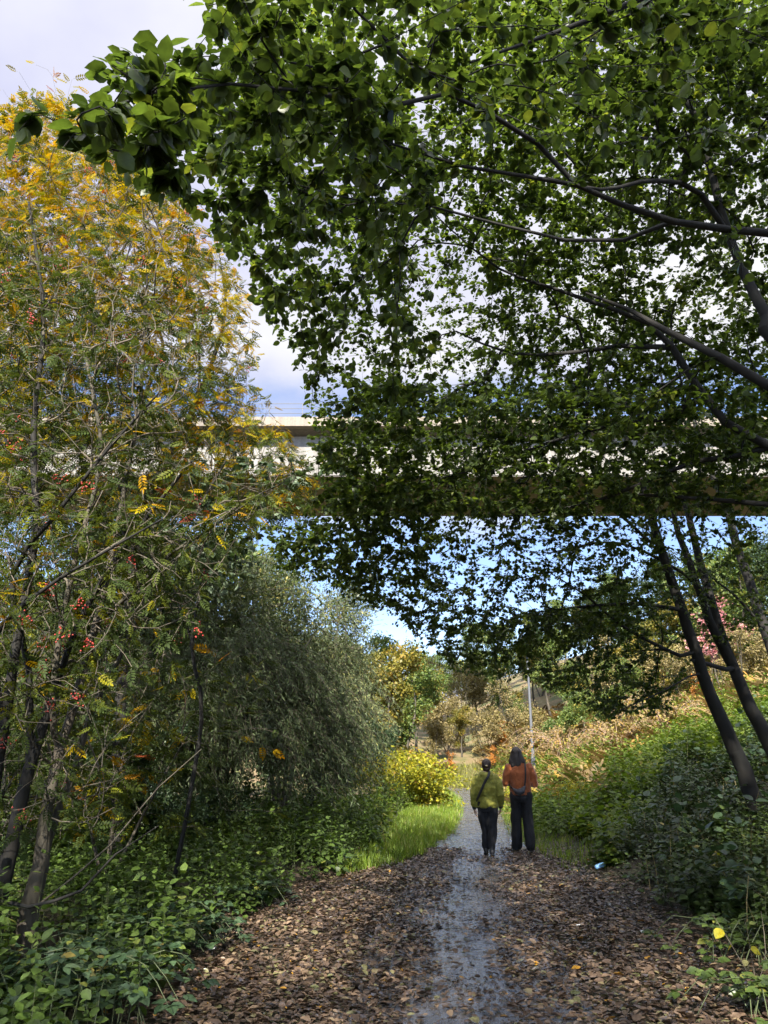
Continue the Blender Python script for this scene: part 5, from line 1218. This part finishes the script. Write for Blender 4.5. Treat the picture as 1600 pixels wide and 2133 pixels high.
# shorter walker in the olive jacket
P1 = gp(1020, 1783); P1[2] = .014
A1 = dict(H=1.55, hs=1.0, hang=True, head=(.005, .035, 1.445), neck=(0, .0, 1.33), hip=(.0, 0, .80), shL=(-.165, 0, 1.24), shR=(.165, 0, 1.23),
          elL=(-.235, -.03, .98), wrL=(-.228, .02, .745), elR=(.235, -.05, .97), wrR=(.225, .06, .76),
          hpL=(-.085, 0, .78), hpR=(.085, 0, .78), knL=(-.07, .05, .44), knR=(.07, .0, .43), anL=(-.055, .06, .115), anR=(.045, -.06, .095), ftL=(-.01, .16, -.05), ftR=(.01, .155, -.048), tw=1.0, kw=.075, fl=.068)
e, J, s, cx, wz, sh, hw_ = person(P1, -math.radians(7), 'person in an olive green hooded jacket and black trousers walking away', 1, A1)
jv = [loft([((0, 0, .755), .185, .135), ((0, 0, .79), .186, .138), ((0, -.01, .86), .178, .135), ((0, -.005, .935), .168, .128), ((0, -.01, .965), .18, .138), ((0, -.01, 1.08), .19, .14), ((0, -.01, 1.18), .195, .135), ((0, -.01, 1.25), .17, .115), ((0, 0, 1.31), .09, .085), ((0, 0, 1.34), .075, .075)], 28)]
for L, sg in (('L', -1), ('R', 1)):
    jv.append(limbv([J['sh' + L] + [-.01 * sg, 0, -.01], J['sh' + L] * .5 + J['el' + L] * .5, J['el' + L], J['el' + L] * .25 + J['wr' + L] * .75], [.082, .076, .068, .06]))
jv += [ball((0, -.075, 1.285), (.115, .06, .055)), ball((-.07, -.03, 1.315), (.05, .07, .04)), ball((.07, -.03, 1.315), (.05, .07, .04)), ball((0, -.1, 1.235), (.085, .045, .05))]
jk = fuse('jacket', jv, M_OLIVE, e, .008, 5, .02, 6, (1, 1, 1.3))
for L in 'LR':
    fuse('cuff', [limbv([J['el' + L] * .24 + J['wr' + L] * .76, J['el' + L] * .04 + J['wr' + L] * .96], [.047, .043])], M_NAVY, e, .006, 2, .004, 14)
hv = [ball(J['head'] + [0, -.016, .018], (.086, .098, .096)), ball(J['head'] + [0, -.04, -.05], (.07, .06, .065)), ball(J['head'] + [0, -.1, -.005], (.035, .028, .032))]
hr = fuse('hair', hv, M_HAIRB, e, .007, 4, .006, 30, (1, 1, .4))
# keep the face clear
for v in hr.data.vertices:
    d = v.co - Vector(J['head']); lim = .035 if d.z < .045 else .07
    if d.y > lim: v.co.y = J['head'][1] + lim + (d.y - lim) * .12
V, F = ball(J['head'] + [0, -.128, -.004], (.022, .012, .013), 12); g = Geo(); g.faces(V, F); g.build('hair_clip', M_CLIP, e, local=(0, 0, 0))

def strap_obj(name, pts, w, th, mat, parent, nrmfun):
    """flat band following pts; nrmfun gives the outward normal"""
    pts = np.array(pts, float); E = np.concatenate([[2 * pts[0] - pts[1]], pts, [2 * pts[-1] - pts[-2]]]); o = []
    for i in range(1, len(E) - 2):
        for t in np.linspace(0, 1, 8, endpoint=False):
            o.append(.5 * ((2 * E[i]) + (-E[i - 1] + E[i + 1]) * t + (2 * E[i - 1] - 5 * E[i] + 4 * E[i + 1] - E[i + 2]) * t * t + (-E[i - 1] + 3 * E[i] - 3 * E[i + 1] + E[i + 2]) * t ** 3))
    o.append(pts[-1]); o = np.array(o); tg_ = nrm(np.gradient(o, axis=0)); nn = nrm(np.array([nrmfun(p) for p in o])); sd_ = nrm(np.cross(tg_, nn)); nn = np.cross(sd_, tg_)
    V = np.stack([o + sd_ * w / 2 + nn * th, o - sd_ * w / 2 + nn * th, o - sd_ * w / 2 - nn * th, o + sd_ * w / 2 - nn * th], 1).reshape(-1, 3); F = []
    for i in range(len(o) - 1):
        for a in range(4): F.append((i * 4 + a, i * 4 + (a + 1) % 4, (i + 1) * 4 + (a + 1) % 4, (i + 1) * 4 + a))
    F += [(0, 3, 2, 1), tuple((len(o) - 1) * 4 + a for a in range(4))]
    g = Geo(); g.faces(V, F); return g.build(name, mat, parent, local=(0, 0, 0))
out_n = lambda p: np.array([p[0] * .6, p[1] + .0001, .15 if p[2] > 1.25 else 0])
b1 = empty('shoulder_bag', P1, 'black shoulder bag worn across the back of the olive jacket', 'bag'); b1.rotation_euler = (0, 0, -math.radians(7))
strap_obj('strap', [(.085, .06, 1.335), (.055, -.06, 1.345), (.03, -.168, 1.27), (-.035, -.178, 1.17), (-.11, -.158, 1.02), (-.155, -.118, .93), (-.195, -.03, .86), (-.2, .08, .83)], .042, .004, M_STRAP, b1, out_n)
fuse('bag_body', [ball((-.15, .17, .8), (.1, .045, .08))], M_BAG, b1, .008, 3, .004, 12)

# taller walker in the rust coloured fleece
P2 = gp(1091, 1777); P2[2] = .014
A2 = dict(H=1.75, hs=1.05, hang=False, head=(-.035, .04, 1.635), neck=(-.02, 0, 1.51), hip=(0, 0, .93), shL=(-.185, 0, 1.41), shR=(.185, 0, 1.41),
          elL=(-.265, -.03, 1.13), wrL=(-.13, .2, 1.13), elR=(.27, -.03, 1.12), wrR=(.13, .21, 1.14),
          hpL=(-.09, 0, .91), hpR=(.09, 0, .91), knL=(-.1, .03, .5), knR=(.105, .0, .5), anL=(-.105, .06, .105), anR=(.125, -.05, .1), ftL=(-.02, .17, -.05), ftR=(.02, .165, -.05), tw=1.02, kw=.094, fl=.098)
e, J, s, cx, wz, sh, hw_ = person(P2, -math.radians(7), 'taller person with long dark hair in a rust orange fleece and wide black trousers', 1, A2)
jv = [loft([((0, 0, .94), .192, .145), ((0, 0, .98), .192, .145), ((0, -.005, 1.08), .185, .14), ((0, -.01, 1.2), .195, .14), ((0, -.01, 1.32), .21, .135), ((0, -.005, 1.41), .185, .11), ((0, 0, 1.47), .1, .085), ((0, 0, 1.51), .075, .075)], 28)]
for L, sg in (('L', -1), ('R', 1)):
    jv.append(limbv([J['sh' + L] + [-.012 * sg, 0, -.012], J['sh' + L] * .5 + J['el' + L] * .5, J['el' + L], J['el' + L] * .2 + J['wr' + L] * .8], [.085, .08, .07, .055]))
fuse('fleece', jv, M_RUST, e, .009, 4, .016, 8, (1.3, 1.3, .7))
hd = J['head']
hv = [ball(hd + [0, -.02, .022], (.095, .108, .106)), loft([(hd + [0, -.085, -.27], .105, .03), (hd + [0, -.095, -.2], .125, .045), (hd + [0, -.075, -.1], .105, .06), (hd + [0, -.05, 0], .092, .075), (hd + [0, -.035, .05], .08, .08)]),
      limbv([hd + [-.075, -.03, -.02], hd + [-.1, -.06, -.14], hd + [-.125, -.055, -.235]], [.04, .045, .03]), limbv([hd + [.075, -.03, -.02], hd + [.105, -.06, -.14], hd + [.14, -.05, -.24]], [.04, .05, .03])]
hr = fuse('hair', hv, M_HAIRD, e, .008, 4, .014, 16, (1, 1, .25))
for v in hr.data.vertices:
    d = v.co - Vector(hd); lim = .035 if d.z < .05 else .078
    if d.y > lim: v.co.y = hd[1] + lim + (d.y - lim) * .12
b2 = empty('shoulder_bag', P2, 'dark grey crescent bag hanging low on the back of the rust fleece', 'bag'); b2.rotation_euler = (0, 0, -math.radians(7))
strap_obj('strap', [(.11, .09, 1.49), (.105, -.02, 1.5), (.1, -.12, 1.43), (.098, -.168, 1.32), (.088, -.172, 1.2), (.07, -.172, 1.1)], .028, .003, M_STRAP, b2, out_n)
strap_obj('strap', [(-.13, -.16, 1.045), (-.185, -.09, 1.09), (-.215, .0, 1.13)], .028, .003, M_STRAP, b2, out_n)
bv = [limbv([(-.125, -.185, 1.045), (-.08, -.2, 1.005), (-.03, -.205, .995), (.03, -.2, 1.02), (.07, -.185, 1.085)], [.022, .05, .062, .052, .02])]
fuse('bag_body', bv, M_BAG, b2, .008, 3, .004, 12)
strap_obj('zip', [(-.1, -.235, 1.055), (-.03, -.255, 1.045), (.05, -.235, 1.075)], .006, .002, M_STRAP, b2, lambda p: np.array([0, -1., .1]))
bpy.context.view_layer.update()
